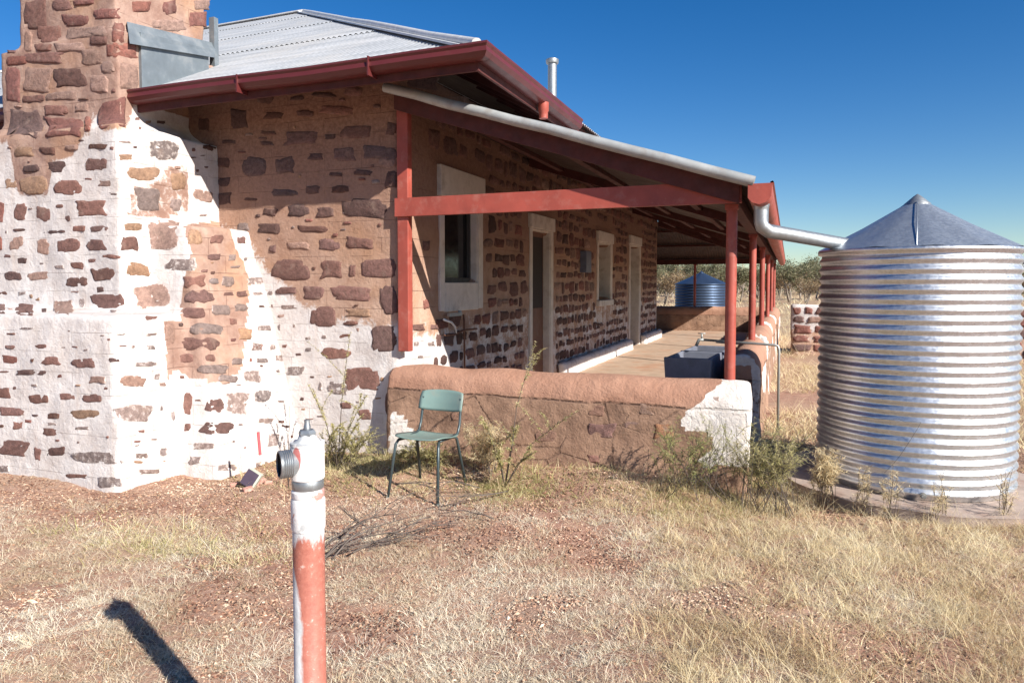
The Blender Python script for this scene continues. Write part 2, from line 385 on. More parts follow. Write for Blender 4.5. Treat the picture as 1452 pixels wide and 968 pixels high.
class Wall:
    """a masonry mesh plus stones set in its face"""
    def __init__(s, vs, fs, paintf):
        s.vs, s.fs = vs, fs; s.bvh = BVHTree.FromPolygons(vs, fs)
        s.paint = [paintf(v) for v in vs]; s.pf = paintf
        s.sv = []; s.sf = []; s.sp = []; s.st = []
    def stone(s, pfun, tint, white, seed, deep=.012, sq=False):
        """pfun(u,v) u,v in -1..1 -> (point, normal) or None"""
        n = 22; rings = [(1.0, -.010), (.96, .001), (.82, deep), (.45, deep * 1.25)]
        rs = random.Random(seed); ex = rs.uniform(.3, .42) if sq else rs.uniform(.33, .62)
        ph = [rs.uniform(0, 6.28) for _ in range(5)]; am = [rs.uniform(.0, .13), rs.uniform(0, .11), rs.uniform(0, .09), rs.uniform(0, .07), rs.uniform(0, .06)]
        jit = [rs.uniform(-.07, .07) for _ in range(22)]
        base = len(s.sv); vs = []
        for rr, h in rings:
            for j in range(n):
                t = 2 * math.pi * j / n; c, sn = math.cos(t), math.sin(t)
                k = 1 + sum(a * math.sin((i + 2) * t + ph[i]) for i, a in enumerate(am)) + jit[j] + rs.uniform(-.02, .02)
                u = math.copysign(abs(c) ** ex, c) * k * rr; v = math.copysign(abs(sn) ** ex, sn) * k * rr
                q = pfun(u, v)
                if q is None: return
                p, nn = q; hh = h + (noise.noise(p * 14) * .010 if h > 0 else 0)
                vs.append(p + nn * hh)
        q = pfun(0, 0)
        if q is None: return
        vs.append(q[0] + q[1] * (deep * 1.3 + noise.noise(q[0] * 14) * .01))
        s.sv += vs
        for i in range(3):
            for j in range(n):
                j2 = (j + 1) % n; s.sf.append((base + i * n + j, base + i * n + j2, base + (i + 1) * n + j2, base + (i + 1) * n + j))
        for j in range(n): s.sf.append((base + 3 * n + j, base + 3 * n + (j + 1) % n, base + 4 * n))
        for i in range(4):
            s.sp += [min(1, white + (.5 * white if i < 2 else -.1) + (.12 if i == 0 else 0))] * n
        s.sp.append(white - .15); s.st += [tint] * (4 * n + 1)
    def build(s, name, parent, mort=None):
        b = len(s.vs)
        me = bpy.data.meshes.new(name)
        sf = [tuple(i + b for i in f) for f in s.sf]
        me.from_pydata(s.vs + s.sv, [], s.fs + sf)
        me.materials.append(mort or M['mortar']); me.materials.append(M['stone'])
        me.polygons.foreach_set('material_index', [0] * len(s.fs) + [1] * len(sf))
        me.polygons.foreach_set('use_smooth', [True] * (len(s.fs) + len(sf)))
        a = me.attributes.new('paint', 'FLOAT', 'POINT'); a.data.foreach_set('value', s.paint + s.sp)
        a = me.attributes.new('tint', 'FLOAT_COLOR', 'POINT'); a.data.foreach_set('color', np.array([(1, 1, 1, 1)] * b + [(*t, 1) for t in s.st], np.float32).ravel())
        me.update(); o = bpy.data.objects.new(name, me); col.objects.link(o); o.parent = parent
        return o
TINT = {'d': (.125, .066, .053), 'b': (.205, .108, .088), 'r': (.235, .10, .078), 't': (.37, .23, .145), 'g': (.27, .21, .19), 'p': (.33, .215, .17), 'w': (.17, .105, .092)}
WHITE = {'d': .1, 'b': .16, 'r': .1, 't': .3, 'g': .52, 'p': .35, 'w': .2}

HX, HY = -3.35, 5.65            # the house corner: facade plane and end wall plane
house = thing('stone_house', 'old stone homestead with iron roof, whitewashed chimney base and red posted verandah', 'house', (HX, HY, 0))
def H(o):   # parent keeping world place
    o.parent = house; o.matrix_parent_inverse = __import__('mathutils').Matrix.Translation((-HX, -HY, 0)); return o

# walls of the house: end wall + facade with openings
WT = .42
OPEN = [('window', 6.52, 7.36, 1.57, 2.45), ('door', 9.2, 9.98, .1, 2.33), ('window', 12.85, 13.8, 1.25, 2.35), ('door', 15.68, 16.7, .1, 2.45)]
wm = MB(); ZT = 3.62
wm.box((-11.5, HY, -.3), (HX, HY + WT, ZT))
y0 = HY + .1
for k, a, b, z0, z1 in OPEN:
    wm.box((HX - WT, y0, -.3), (HX, a, ZT)); wm.box((HX - WT, a - .05, -.3), (HX, b + .05, z0)); wm.box((HX - WT, a - .05, z1), (HX, b + .05, ZT)); y0 = b
wm.box((HX - WT, y0, -.3), (HX, 19.2, ZT)); wm.box((-11.5, 19.2 - WT, -.3), (HX, 19.2, ZT))
vs, fs = lumpy(wm, .045, .014)
WALL = Wall(vs, fs, paint_wall)
cm = MB()
cm.box((-8.6, 4.5, -.35), (-5.5, HY + .1, 2.98))
cm.hexa([(-8.3, 4.52, 2.9), (-5.52, 4.52, 2.9), (-5.52, HY + .1, 2.9), (-8.3, HY + .1, 2.9)], [(-7.6, 4.85, 3.14), (-5.9, 4.85, 3.14), (-5.9, HY + .1, 3.14), (-7.6, HY + .1, 3.14)])
cm.box((-7.56, 4.82, 2.9), (-5.88, 6.25, 3.93))
cm.box((-7.30, 4.87, 3.8), (-5.96, 5.98, 5.6))
cm.hexa([(-6.2, 4.42, -.35), (-4.38, 4.5, -.35), (-4.38, HY + .1, -.35), (-6.2, HY + .1, -.35)], [(-6.2, 4.86, 2.10), (-5.12, 4.86, 2.10), (-5.12, HY + .1, 2.10), (-6.2, HY + .1, 2.10)])
cm.hexa([(-9, 3.86, -.35), (-4.86, 3.92, -.35), (-4.86, 4.7, -.35), (-9, 4.7, -.35)], [(-9, 3.98, 1.3), (-4.98, 3.99, 1.3), (-4.98, 4.7, 1.3), (-9, 4.7, 1.3)])
vs, fs = lumpy(cm, .04, .022, 2.6, 3)
CHIM = Wall(vs, fs, paint_ch)

Z1 = (0, 0); Z2 = (300, 0); Z3 = (0, 280); Z4 = (350, 280); Z5 = (0, 540)
STONES = [
(Z1, """110 0 222 132 b;235 0 330 50 b;335 0 430 25 r;290 65 400 120 r;430 40 550 90 r;170 115 280 190 b;160 200 240 235 b;245 195 395 240 p;305 122 485 178 p;410 165 488 210 b;510 105 572 198 r;745 5 810 65 r;865 55 950 125 r;885 0 965 45 p;700 90 850 140 p;600 5 690 55 r;110 150 150 235 p;
25 258 130 298 r;25 305 95 470 r;100 240 300 290 b;105 310 240 420 p;248 310 390 405 d;408 345 500 425 p;370 225 465 300 p;490 195 635 270 r;550 285 630 420 p;460 285 525 335 p;105 435 205 470 b;215 420 350 462 p;
35 500 185 630 w;200 480 310 528 b;205 535 375 630 r;390 535 415 600 r;448 455 585 590 r;340 480 410 512 p;
65 672 155 720 t;185 672 255 710 d;300 662 358 690 p;405 658 490 683 d;540 645 600 655 g;545 705 605 735 t;680 640 820 735 g;385 725 490 780 b;105 755 180 790 d;220 738 300 788 d;585 762 730 825 t;780 790 850 870 t;255 822 370 895 b;25 820 75 865 t;95 805 215 890 t;450 825 510 855 p;885 868 975 925 p;615 855 735 965 g;780 905 830 968 g"""),
(Z2, """85 500 165 590 d;205 425 285 475 d;240 515 330 545 d;225 600 295 618 d;220 648 285 666 d;330 600 490 663 b;360 440 425 460 d;390 505 470 535 d;495 485 650 525 b;515 615 570 638 d;595 575 730 635 b;800 560 845 620 d;440 705 515 733 d;555 677 660 740 w;692 665 845 735 w;765 722 845 772 p;535 790 600 808 d;650 780 735 803 d;430 850 495 888 w;550 850 630 884 d;795 782 850 865 d;270 867 390 898 w;150 905 205 920 d;25 720 85 768 d;145 718 246 808 w;290 720 380 795 w;30 812 85 853 d;30 880 90 938 d;605 400 690 440 b;455 425 570 445 d;110 430 160 452 d;-40 640 20 690 d;-60 540 -10 600 d;50 640 110 660 d;840 420 1000 500 b;900 350 1040 410 b;1050 440 1180 500 p"""),
(Z3, """-10 20 20 110 r;65 25 122 105 b;162 40 228 110 b;255 32 290 48 d;298 82 322 108 d;342 12 490 85 b;60 143 118 155 d;205 150 298 165 d;335 128 390 157 b;413 130 493 157 w;-10 180 10 245 r;42 178 108 242 p;165 192 228 260 p;262 188 365 252 b;395 193 485 245 b;550 180 635 245 b;568 118 650 152 t;682 100 820 240 p;472 262 550 280 b;78 275 122 305 d;180 298 205 308 g;250 310 295 325 g;330 295 383 328 b;25 338 95 382 d;125 340 225 378 p;422 320 517 382 d;585 298 688 365 t;302 362 400 410 d;-10 430 32 445 d;85 430 120 445 g;440 408 475 435 d;422 437 565 508 b;612 397 780 508 p;75 482 152 545 b;190 507 213 525 d;245 468 335 535 p;365 458 388 505 g;-10 485 25 545 w;665 542 720 562 b;
858 150 925 218 t;965 172 1022 212 b;1085 178 1125 213 b;1085 118 1140 155 g;950 258 1010 287 b;1045 260 1078 290 g;1115 275 1132 292 g;755 277 900 338 g;835 357 945 410 b;1015 360 1070 408 g;958 370 1000 397 g;1130 365 1215 398 g;837 427 980 482 b;1022 432 1068 450 b;1080 430 1132 455 b;1155 432 1205 447 g;1228 428 1248 445 g;835 505 940 553 b;970 489 1052 540 g;1072 487 1135 520 g;752 580 800 665 p;872 574 1015 630 g;1050 552 1085 582 b;1090 597 1152 650 t;1175 585 1245 612 g;828 640 1010 698 b;820 715 885 757 b;940 718 985 750 b;1058 735 1112 765 g;1150 665 1208 703 g;1235 672 1262 697 g;1170 735 1228 757 g;905 764 1045 808 g;1000 812 1088 845 g;1112 792 1195 845 g;
90 594 155 603 g;310 605 325 615 g;530 622 580 630 g;665 620 720 632 g;20 675 70 692 b;160 672 215 690 b;280 682 300 690 g;385 692 405 700 g;600 675 615 690 g;670 675 710 695 g;5 723 82 757 r;138 737 155 752 d;185 728 275 768 b;332 735 437 780 b;500 733 550 752 d;610 750 715 775 g;-10 793 45 802 b;74 788 210 812 d;410 815 483 852 p;545 815 668 865 p;705 805 730 835 g"""),
(Z4, """75 50 140 83 d;185 32 283 88 d;315 45 402 92 d;440 12 640 95 d;45 120 160 165 d;233 128 370 160 d;185 205 290 237 p;325 190 420 245 b;452 182 578 237 b;105 218 135 252 b;120 287 280 382 b;335 290 437 370 b;470 307 497 365 b;522 280 688 370 b;137 410 225 443 b;252 405 355 465 b;380 408 580 468 b;614 402 688 538 b;100 428 118 445 g;150 490 235 512 g;292 500 412 593 b;450 512 573 545 t;440 565 510 585 b;570 582 688 703 w;45 587 115 610 g;143 580 155 610 g;210 578 222 600 g;265 637 295 650 g;345 628 365 645 g;422 625 475 645 b;340 687 470 740 b;268 687 298 703 g;25 668 78 700 b;105 672 132 695 g;45 735 95 757 g;128 718 178 750 g;185 770 262 815 g;452 775 600 890 b;135 787 150 803 g;330 840 345 880 g;380 840 400 855 g;370 875 400 885 g;
805 195 835 245 b;808 465 832 512 r;755 580 815 610 b;840 580 875 605 b;760 660 790 680 g;825 660 860 680 g;780 722 808 735 g;885 722 915 755 g"""),
(Z5, """-10 30 48 80 b;133 60 225 103 b;265 55 342 88 b;379 60 465 98 b;-10 120 118 158 b;215 147 272 173 d;320 130 455 172 t;527 105 702 188 g;60 185 103 220 b;-10 200 18 212 d;195 215 270 250 b;345 207 412 223 g;730 100 745 135 g;782 138 800 178 g;-10 267 127 342 b;155 303 188 362 b;220 300 298 345 d;338 322 568 378 g;-10 385 45 415 g;730 303 765 345 g;620 328 675 355 g;690 262 718 270 g;632 402 732 425 g;300 425 397 443 b;445 437 558 488 g;840 55 878 150 b;932 85 1035 142 b;1025 48 1140 148 g;842 193 872 232 b;914 187 1072 243 d;887 280 980 313 g;862 342 920 380 g;995 380 1085 412 g;1165 365 1225 402 g;1165 38 1238 100 g;1178 168 1252 195 g;1222 238 1275 300 g;1090 195 1110 205 g;1500 10 1600 60 g;1560 95 1610 130 b;1640 130 1700 180 b;1760 40 1800 150 d"""),
]
USED = []
fr_ = random.Random(31); frag = ''
for k in range(420):
    x = fr_.uniform(0, 560); y = fr_.uniform(40, 655); w_ = fr_.uniform(3, 13); h_ = fr_.uniform(1.6, 5.5)
    if (x > 205 and y < 130) or (x > 400 and y > 640): continue
    k3 = 3.2275; frag += '%f %f %f %f %s;' % (x * k3, y * k3, (x + w_) * k3, (y + h_) * k3, fr_.choice('dbgtbpr'))
STONES.append(((0, 0.001), frag))
seed = 0
for (ox, oy), txt in STONES:
    for item in txt.replace('\n', '').split(';'):
        a = item.split()
        if len(a) < 5: continue
        x0, y0_, x1, y1 = [float(q) / 3.2275 for q in a[:4]]; x0 += ox; x1 += ox; y0_ += oy; y1 += oy
        if oy == .001 and any(x0 < U[2] + 3 and x1 > U[0] - 3 and y0_ < U[3] + 2.5 and y1 > U[1] - 2.5 for U in USED): continue
        cx, cy = (x0 + x1) / 2, (y0_ + y1) / 2; hw, hh = (x1 - x0) / 2, (y1 - y0_) / 2
        d = ray(cx, cy); best = None
        for W_ in (WALL, CHIM):
            h = W_.bvh.ray_cast(EYE, d)
            if h[0] is not None and (best is None or h[3] < best[1]): best = (W_, h[3], h[1])
        if best is None: continue
        W_, dist0, n0 = best
        th = random.uniform(-.07, .07)
        # stay on the face the middle of the stone lies on: plane test on hits
        c0 = EYE + d * dist0
        def pf(u, v, W_=W_, cx=cx, cy=cy, hw=hw, hh=hh, th=th, c0=c0, n0=n0):
            qx = cx + u * hw - v * hh * th; qy = cy + v * hh + u * hw * th
            dd = ray(qx, qy); h = W_.bvh.ray_cast(EYE, dd)
            if h[0] is None or (h[0] - c0).length > .9:
                t = (c0 - EYE).dot(n0) / dd.dot(n0); return EYE + dd * t, n0
            return h[0], h[1]
        seed += 1; sqr = W_ is CHIM and cy < 185; hw *= 1.2 if sqr else 1.05; hh *= 1.32 if sqr else 1.07; USED.append((x0, y0_, x1, y1))
        tn = TINT[a[4]]; k = random.uniform(.8, 1.2); kk = random.uniform(-.012, .012)
        tn = (tn[0] * k + kk, tn[1] * k, tn[2] * k - kk * .5)
        pw = W_.pf(c0); wh = WHITE[a[4]] * (1 if pw > .5 else .55)
        W_.stone(pf, tn, wh, seed, .004 if pw > .6 else .010, sqr)
# facade stones, laid in rough courses
z = .12
while z < 3.15:
    hgt = random.uniform(.12, .21); y = 6.0 + random.uniform(0, .2)
    while y < 19.0:
        wd = random.uniform(.10, .34); ht = hgt * random.uniform(.5, 1.0)
        if random.random() < .93:
            cy, cz = y + wd / 2, z + hgt / 2 + random.uniform(-.02, .02)
            lo = z < 1.0
            if lo: wd *= .75; ht *= .8
            ok = cy - wd / 2 > 5.75 and not (cy < 6.75 and pix((HX, cy, cz))[0] < 612)
            for k, a, b, z0, z1 in OPEN:
                if a - wd / 2 - .18 < cy < b + wd / 2 + .18 and z0 - .4 < cz < z1 + .42: ok = False
            if ok:
                def pf(u, v, cy=cy, cz=cz, wd=wd, ht=ht):
                    o_ = Vector((HX + .5, cy + u * wd / 2, cz + v * ht / 2)); h = WALL.bvh.ray_cast(o_, Vector((-1, 0, 0)))
                    return (h[0], h[1]) if h[0] is not None and h[3] < .8 else None
                seed += 1; key = random.choice('dbbbbrpr' if not lo else 'ddbwb'); tn = TINT[key]; k = random.uniform(.6, 1.15)
                WALL.stone(pf, tuple(q * k for q in tn), .25 if lo else .08, seed, .014)
        y += wd + random.uniform(.02, .08)
    z += hgt + random.uniform(.01, .03)
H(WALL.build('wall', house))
chimney = H(CHIM.build('chimney', house, M['mortar_chimney']))

# flashing round the stack: apron on its right side and the cladding sheet below
fl = MB(); xf = -5.84
A = [at(178, 32, 0, xf), at(305, 78, 0, xf), at(303, 84, 0, xf), at(186, 58, 0, xf)]
fl.hexa([at(180, 31, 0, -5.90), at(306, 62, 0, -5.90), at(306, 62, 0, -5.97), at(180, 31, 0, -5.97)][::-1], [at(184, 62, 0, xf + .04), at(304, 82, 0, xf + .04), at(304, 82, 0, xf - .02), at(184, 62, 0, xf - .02)][::-1])
fl.box((-5.93, 6.0, 3.9), (-5.86, 6.06, 4.45))
o = fl.build('flashing', M['lead'], chimney); o.matrix_parent_inverse = chimney.matrix_world.inverted()
fl = MB(); b0, b1, b2, b3 = at(200, 64, 0, xf), at(292, 92, 0, xf), at(268, 96, 0, xf), at(199, 132, 0, xf)
yy0, yy1 = b0.y, at(296, 90, 0, xf).y
fl.hexa([(xf - .05, yy0, 3.42), (xf, yy0, 3.42), (xf, yy1, 3.42), (xf - .05, yy1, 3.42)], [(xf - .05, yy0, 3.97), (xf, yy0, 3.97), (xf, yy1, 4.07), (xf - .05, yy1, 4.07)])
o = fl.build('flashing', M['lead'], chimney)
for c_ in chimney.children: c_.matrix_parent_inverse = (__import__('mathutils').Matrix.Translation((HX, HY, 0)) @ house.matrix_world.inverted() @ __import__('mathutils').Matrix.Identity(4)) if False else __import__('mathutils').Matrix.Identity(4)

# ------------------------------------------------------------------ corrugated sheets
def corr(mb, O, U, Vv, ulen, vmax, pitch=.076, amp=.009, lap=0., vseg=1, sub=6, m=0, skip=None, thick=0.):
    """O corner, U unit along the eave, Vv unit up the slope, vmax(u)->(v0,v1)"""
    O, U, Vv = Vector(O), Vector(U).normalized(), Vector(Vv).normalized(); N = U.cross(Vv).normalized()
    if N.z < 0: N = -N
    du = pitch / sub; n = int(ulen / du) + 1; vs = []; rows = vseg + 1
    laps = max(1, vseg)
    for i in range(n + 1):
        u = min(i * du, ulen); v0, v1 = vmax(u); h = amp * math.cos(2 * math.pi * u / pitch)
        for j in range(laps):
            a = v0 + (v1 - v0) * j / laps if not lap else min(max(v0, lap * j), v1); b = v0 + (v1 - v0) * (j + 1) / laps if not lap else min(max(v0, lap * (j + 1) + .08), v1)
            if lap and j == laps - 1: b = v1
            vs.append(O + U * u + Vv * a + N * (h + (.012 if lap else 0))); vs.append(O + U * u + Vv * b + N * (h))
    fs = []
    for i in range(n):
        for j in range(laps):
            a = (i * laps + j) * 2; b = ((i + 1) * laps + j) * 2
            fs.append((a, b, b + 1, a + 1))
    mb.add(vs, fs, m)
# main roof
EX, EY, EZ = -2.21, 4.97, 3.355; RD, PT = 7.45, .53; LEN_Y = 14.9; LEN_X = 18.0
rf = MB(); sl = math.hypot(1, PT)
def hipcut(L, cap):
    return lambda u: (0, max(.001, min(u, L - u, cap)) * sl)
corr(rf, (EX, EY, EZ), (-1, 0, 0), (0, 1, PT), LEN_X, hipcut(LEN_X, RD), lap=2.3, vseg=4)
corr(rf, (EX, EY, EZ), (0, 1, 0), (-1, 0, PT), LEN_Y, hipcut(LEN_Y, RD), lap=2.3, vseg=4)
rf.add([(EX, EY + LEN_Y, EZ), (EX - LEN_X, EY + LEN_Y, EZ), (EX - LEN_X, EY, EZ), (EX - RD, EY + RD, EZ + PT * RD), (EX - LEN_X + RD, EY + RD, EZ + PT * RD)], [(0, 1, 4, 3), (1, 2, 4)])
roof = H(rf.build('roof', M['roof'], house, smooth=True))
ru = MB(); ru.v = [(a, b, c - .016) for a, b, c in rf.v]; ru.f = list(rf.f); ru.m = list(rf.m); ru.n = rf.n
H(ru.build('roof_underside', M['soffit'], house, smooth=True))
rc = MB()
for p, q in [((EX, EY, EZ), (EX - RD, EY + RD, EZ + PT * RD)), ((EX - LEN_X, EY, EZ), (EX - LEN_X + RD, EY + RD, EZ + PT * RD)), ((EX - RD, EY + RD, EZ + PT * RD), (EX - LEN_X + RD, EY + RD, EZ + PT * RD)), ((EX, EY + LEN_Y, EZ), (EX - RD, EY + RD, EZ + PT * RD))]:
    p, q = Vector(p), Vector(q); n = 8; p = p.lerp(q, .012)
    pts = [p.lerp(q, i / n) + Vector((0, 0, .015 + random.uniform(-.008, .008))) for i in range(n + 1)]
    rc.tube(pts, .045, 10)
    d = (q - p).normalized(); sd_ = d.cross(Vector((0, 0, 1))).normalized()
    rc.bar(p + Vector((0, 0, -.012)), q + Vector((0, 0, -.012)), .30, .02)
H(rc.build('ridge_capping', m_simple('ridge_metal', (.58, .58, .57), .5, .2), house, angle=40))
# gutters of the main roof
GPROF = [(.0, -.125), (.055, -.13), (.095, -.115), (.12, -.075), (.112, -.03), (.125, -.008), (.125, .012), (.108, .012), (.108, -.01), (.096, -.03), (.104, -.072), (.085, -.102), (.05, -.115), (.012, -.112), (.012, 0), (0, 0)]
GPROF = [(a, b * .82) for a, b in GPROF]
def sweep(mb, prof, p, q, out, m=0, wob=0.):
    p, q, out = Vector(p), Vector(q), Vector(out); n = max(1, int((q - p).length / .5)); k = len(prof); vs = []
    for i in range(n + 1):
        c = p.lerp(q, i / n); c = c + Vector((0, 0, noise.noise(c * .9) * wob))
        vs += [c + out * a + Vector((0, 0, b)) for a, b in prof]
    fs = [(i * k + j, i * k + (j + 1) % k, (i + 1) * k + (j + 1) % k, (i + 1) * k + j) for i in range(n) for j in range(k)]
    mb.add(vs, fs, m)
def endcap(mb, prof, c, out, m=0):
    c, out = Vector(c), Vector(out); t = [c + out * a + Vector((0, 0, b)) for a, b in prof[:6] + [prof[-1]]]
    mb.add(t, [tuple(range(len(t)))], m)
gt = MB(); gxo, gyo = EX - .06, EY + .06; xl = -5.93
sweep(gt, GPROF, (xl, gyo, EZ + .02), (gxo, gyo, EZ + .02), (0, -1, 0), wob=.012)
endcap(gt, GPROF, (xl, gyo, EZ + .02), (0, -1, 0))
n0 = gt.n
sweep(gt, GPROF, (gxo, gyo, EZ + .02), (gxo, 7.55, EZ + .0), (1, 0, 0), wob=.012)
endcap(gt, GPROF, (gxo, 7.55, EZ + .0), (1, 0, 0))
gt.add([(gxo + a, gyo - a, EZ + .02 + b) for a, b in GPROF] + [(gxo, gyo - a, EZ + .02 + b) for a, b in GPROF] + [(gxo + a, gyo, EZ + .02 + b) for a, b in GPROF],
       [(j, (j + 1) % 16, 16 + (j + 1) % 16, 16 + j) for j in range(15)] + [(j, (j + 1) % 16, 32 + (j + 1) % 16, 32 + j) for j in range(15)])
for xs in (-3.2, -4.55): gt.box((xs, gyo - .132, EZ - .12), (xs + .012, gyo + .0, EZ + .034))
sweep(gt, GPROF, (-14, gyo, EZ + .02), (-7.66, gyo, EZ + .02), (0, -1, 0))
gut = H(gt.build('gutter', M['red_gutter'], house, angle=35))
fa = MB()
fa.box((-12, gyo, EZ - .15), (gxo - .001, gyo + .025, EZ - .005)); fa.box((gxo - .025, gyo + .03, EZ - .15), (gxo - .002, 19.8, EZ - .005))
y = 6.4
while y < 18.6: fa.bar((gxo - .03, y, EZ - .07), (HX - .1, y, EZ - .07 + PT * 1.16), .05, .1, 0); y += .62
fa.bar((gxo - .03, gyo + .03, EZ - .08), (HX, gyo + 1.16, EZ - .08 + PT * 1.13), .05, .1, 0)
x = -3.3
while x > -12: fa.bar((x, gyo + .03, EZ - .07), (x, HY + .1, EZ - .07 + PT * .6), .05, .1, 0); x -= .62
H(fa.build('fascia_and_rafters', M['shaded_timber'], house)).name = 'eaves_timber'
dp = MB(); p = at(770, 168, 0, gxo + .06)
dp.lathe([(.0, .02), (.05, .02), (.05, -.06), (.042, -.07), (.042, -.13), (0, -.13)], 16, (gxo + .065, p.y, EZ - .10))
H(dp.build('gutter_outlet', M['red'], house, angle=40))
# flue
p0 = at(783, 147, 1, 10.5); p1 = at(782, 88, 1, 10.5); fr = .0
fr = 6.0 * (p0 - EYE).length / F
fm = MB(); fm.tube([p0 - Vector((0, 0, 1.0)), (p0.x, p0.y, p1.z)], fr, 16)
flue = H(fm.build('flue', M['galv_dull'], house, angle=40))
fm = MB(); fm.lathe([(fr * .9, -.03), (fr * 1.35, -.03), (fr * 1.45, .0), (fr * 1.45, .03), (fr * .9, .05), (0, .055)], 20, (p0.x, p0.y, p1.z))
H(fm.build('flue_cap', M['galv_dull'], house, angle=40))

# ------------------------------------------------------------------ verandah
VX1, VZ1, VX0 = -.27, 2.29, -3.33; VS = .325; VZ0 = VZ1 + VS * (VX1 - VX0); VY0, VY1 = 5.40, 22.75
vr = MB(); vsl = math.hypot(1, VS)
corr(vr, (VX1, VY0, VZ1), (0, 1, 0), (-1, 0, VS), VY1 - VY0, lambda u: (0, max(.001, min(VX1 - VX0, (VY1 - VY0) - u)) * vsl), pitch=.076, amp=.009)
corr(vr, (VX1, VY1, VZ1), (-1, 0, 0), (0, -1, VS), 9, lambda u: (0, max(.001, min(3.06, u)) * vsl))
H(vr.build('verandah_roof', M['roof'], house, smooth=True))
vc = MB(); vc.v = [(a, b, c - .014) for a, b, c in vr.v]; vc.f = list(vr.f); vc.m = list(vr.m); vc.n = vr.n
H(vc.build('verandah_underside', M['soffit'], house, smooth=True))
bc = MB(); pa_, pb = Vector((VX0 - .02, VY0 + .01, VZ0 + .0)), Vector((VX1 + .02, VY0 + .01, VZ1 + .0)); n = 10
bc.tube([pa_.lerp(pb, i / n) + Vector((0, 0, .0 + noise.noise(Vector((i * .7, 0, 0))) * .012)) for i in range(n + 1)], .043, 12)
bc.bar(pa_ + Vector((0, .07, .035)), pb + Vector((0, .07, .035)), .16, .006, up=(.3, 0, 1))
H(bc.build('barge_capping', M['cap'], house, angle=40))
rt = MB()
def rz(x): return VZ1 + VS * (VX1 - x)
yr = 5.527
rt.hexa([(VX0, yr, rz(VX0) - .165), (-.36, yr, rz(-.36) - .165), (-.36, yr + .045, rz(-.36) - .165), (VX0, yr + .045, rz(VX0) - .165)],
        [(VX0, yr, rz(VX0) - .02), (-.36, yr, rz(-.36) - .02), (-.36, yr + .045, rz(-.36) - .02), (VX0, yr + .045, rz(VX0) - .02)])
for y in (9.05, 12.45, 15.8, 19.15, 22.5):
    rt.hexa([(VX0, y, rz(VX0) - .13), (-.4, y, rz(-.4) - .13), (-.4, y + .05, rz(-.4) - .13), (VX0, y + .05, rz(VX0) - .13)],
            [(VX0, y, rz(VX0) - .02), (-.4, y, rz(-.4) - .02), (-.4, y + .05, rz(-.4) - .02), (VX0, y + .05, rz(VX0) - .02)])
for x in (-1.1, -2.0, -2.9): rt.box((x, 5.6, rz(x) - .09), (x + .07, 22.6, rz(x) - .035))
rt.bar((VX0, 19.3, VZ0 - .1), (-.45, 22.45, VZ1 - .05), .05, .14)
for y in (20.2, 21.3): rt.box((-9, y, rz(VX1 - (VY1 - y)) - .1), (VX1 - (VY1 - y) * .8, y + .07, rz(VX1 - (VY1 - y)) - .045))
H(rt.build('verandah_rafters', M['shaded_timber'], house))
bm_ = MB()
bm_.box((-3.36, 5.575, 2.165), (-.345, 5.625, 2.33))
H(bm_.build('cross_beam', M['red'], house))
bm_ = MB()
bm_.box((-.47, 5.63, 2.165), (-.375, 22.6, 2.27)); bm_.box((-9, 22.5, 2.165), (-.48, 22.6, 2.32))
H(bm_.build('verandah_plate', M['shaded_timber'], house))
# posts
def post(x, y, zb):
    m = MB(); r = .042
    m.tube([(x, y, zb), (x, y, 2.13)], r, 16); m.box((x - .05, y - .05, 2.13), (x + .05, y + .05, 2.166))
    o = m.build('verandah_post', M['red'], house, angle=40); H(o); return o
PY = [5.74, 9.2, 12.5, 15.85, 19.2, 22.5]
for y in PY: post(-.425, y, .74)
post(-2.75, 22.5, .74)
wp = MB(); wp.box((-3.35, 5.60, .93), (-3.235, 5.68, 3.14))
H(bevel(wp.build('verandah_post', M['red'], house), .008))
# verandah gutter
vg = MB(); gx0 = VX1 - .02
VP = [(0, 0), (0, -.10), (.03, -.135), (.08, -.15), (.13, -.135), (.16, -.095), (.165, -.01), (.178, .0), (.17, .014), (.152, .008), (.15, -.09), (.12, -.122), (.08, -.135), (.035, -.12), (.012, -.09), (.012, 0)]
sweep(vg, VP, (gx0, VY0 - .02, VZ1 - .015), (gx0, VY1 + .1, VZ1 - .03), (1, 0, 0), wob=.01)
t = [(gx0 + a, VY0 - .02, VZ1 - .015 + b) for a, b in VP[:8]]; vg.add(t, [tuple(range(8))])
H(vg.build('verandah_gutter', M['red'], house, angle=40))
# pipe to the tank
TX, TY, TR = .935, 6.38, .695
dpm = MB(); px_, py_ = gx0 + .085, 5.62
tp = at(1196, 350, 1, 6.25)
dpm.tube([(px_, py_, VZ1 - .14), (px_, py_, VZ1 - .27), (px_ + .01, py_ + .005, VZ1 - .31), (px_ + .05, py_ + .02, VZ1 - .34), (tp.x + .10, tp.y, 1.85)], .053, 16)
dpm.lathe([(.052, 0), (.052, .05)], 16, (px_, py_, VZ1 - .2)); dpm.lathe([(.06, 0), (.05, -.06), (.046, -.06)], 16, (px_, py_, VZ1 - .14))
H(dpm.build('downpipe', M['galv_dull'], house, angle=50))

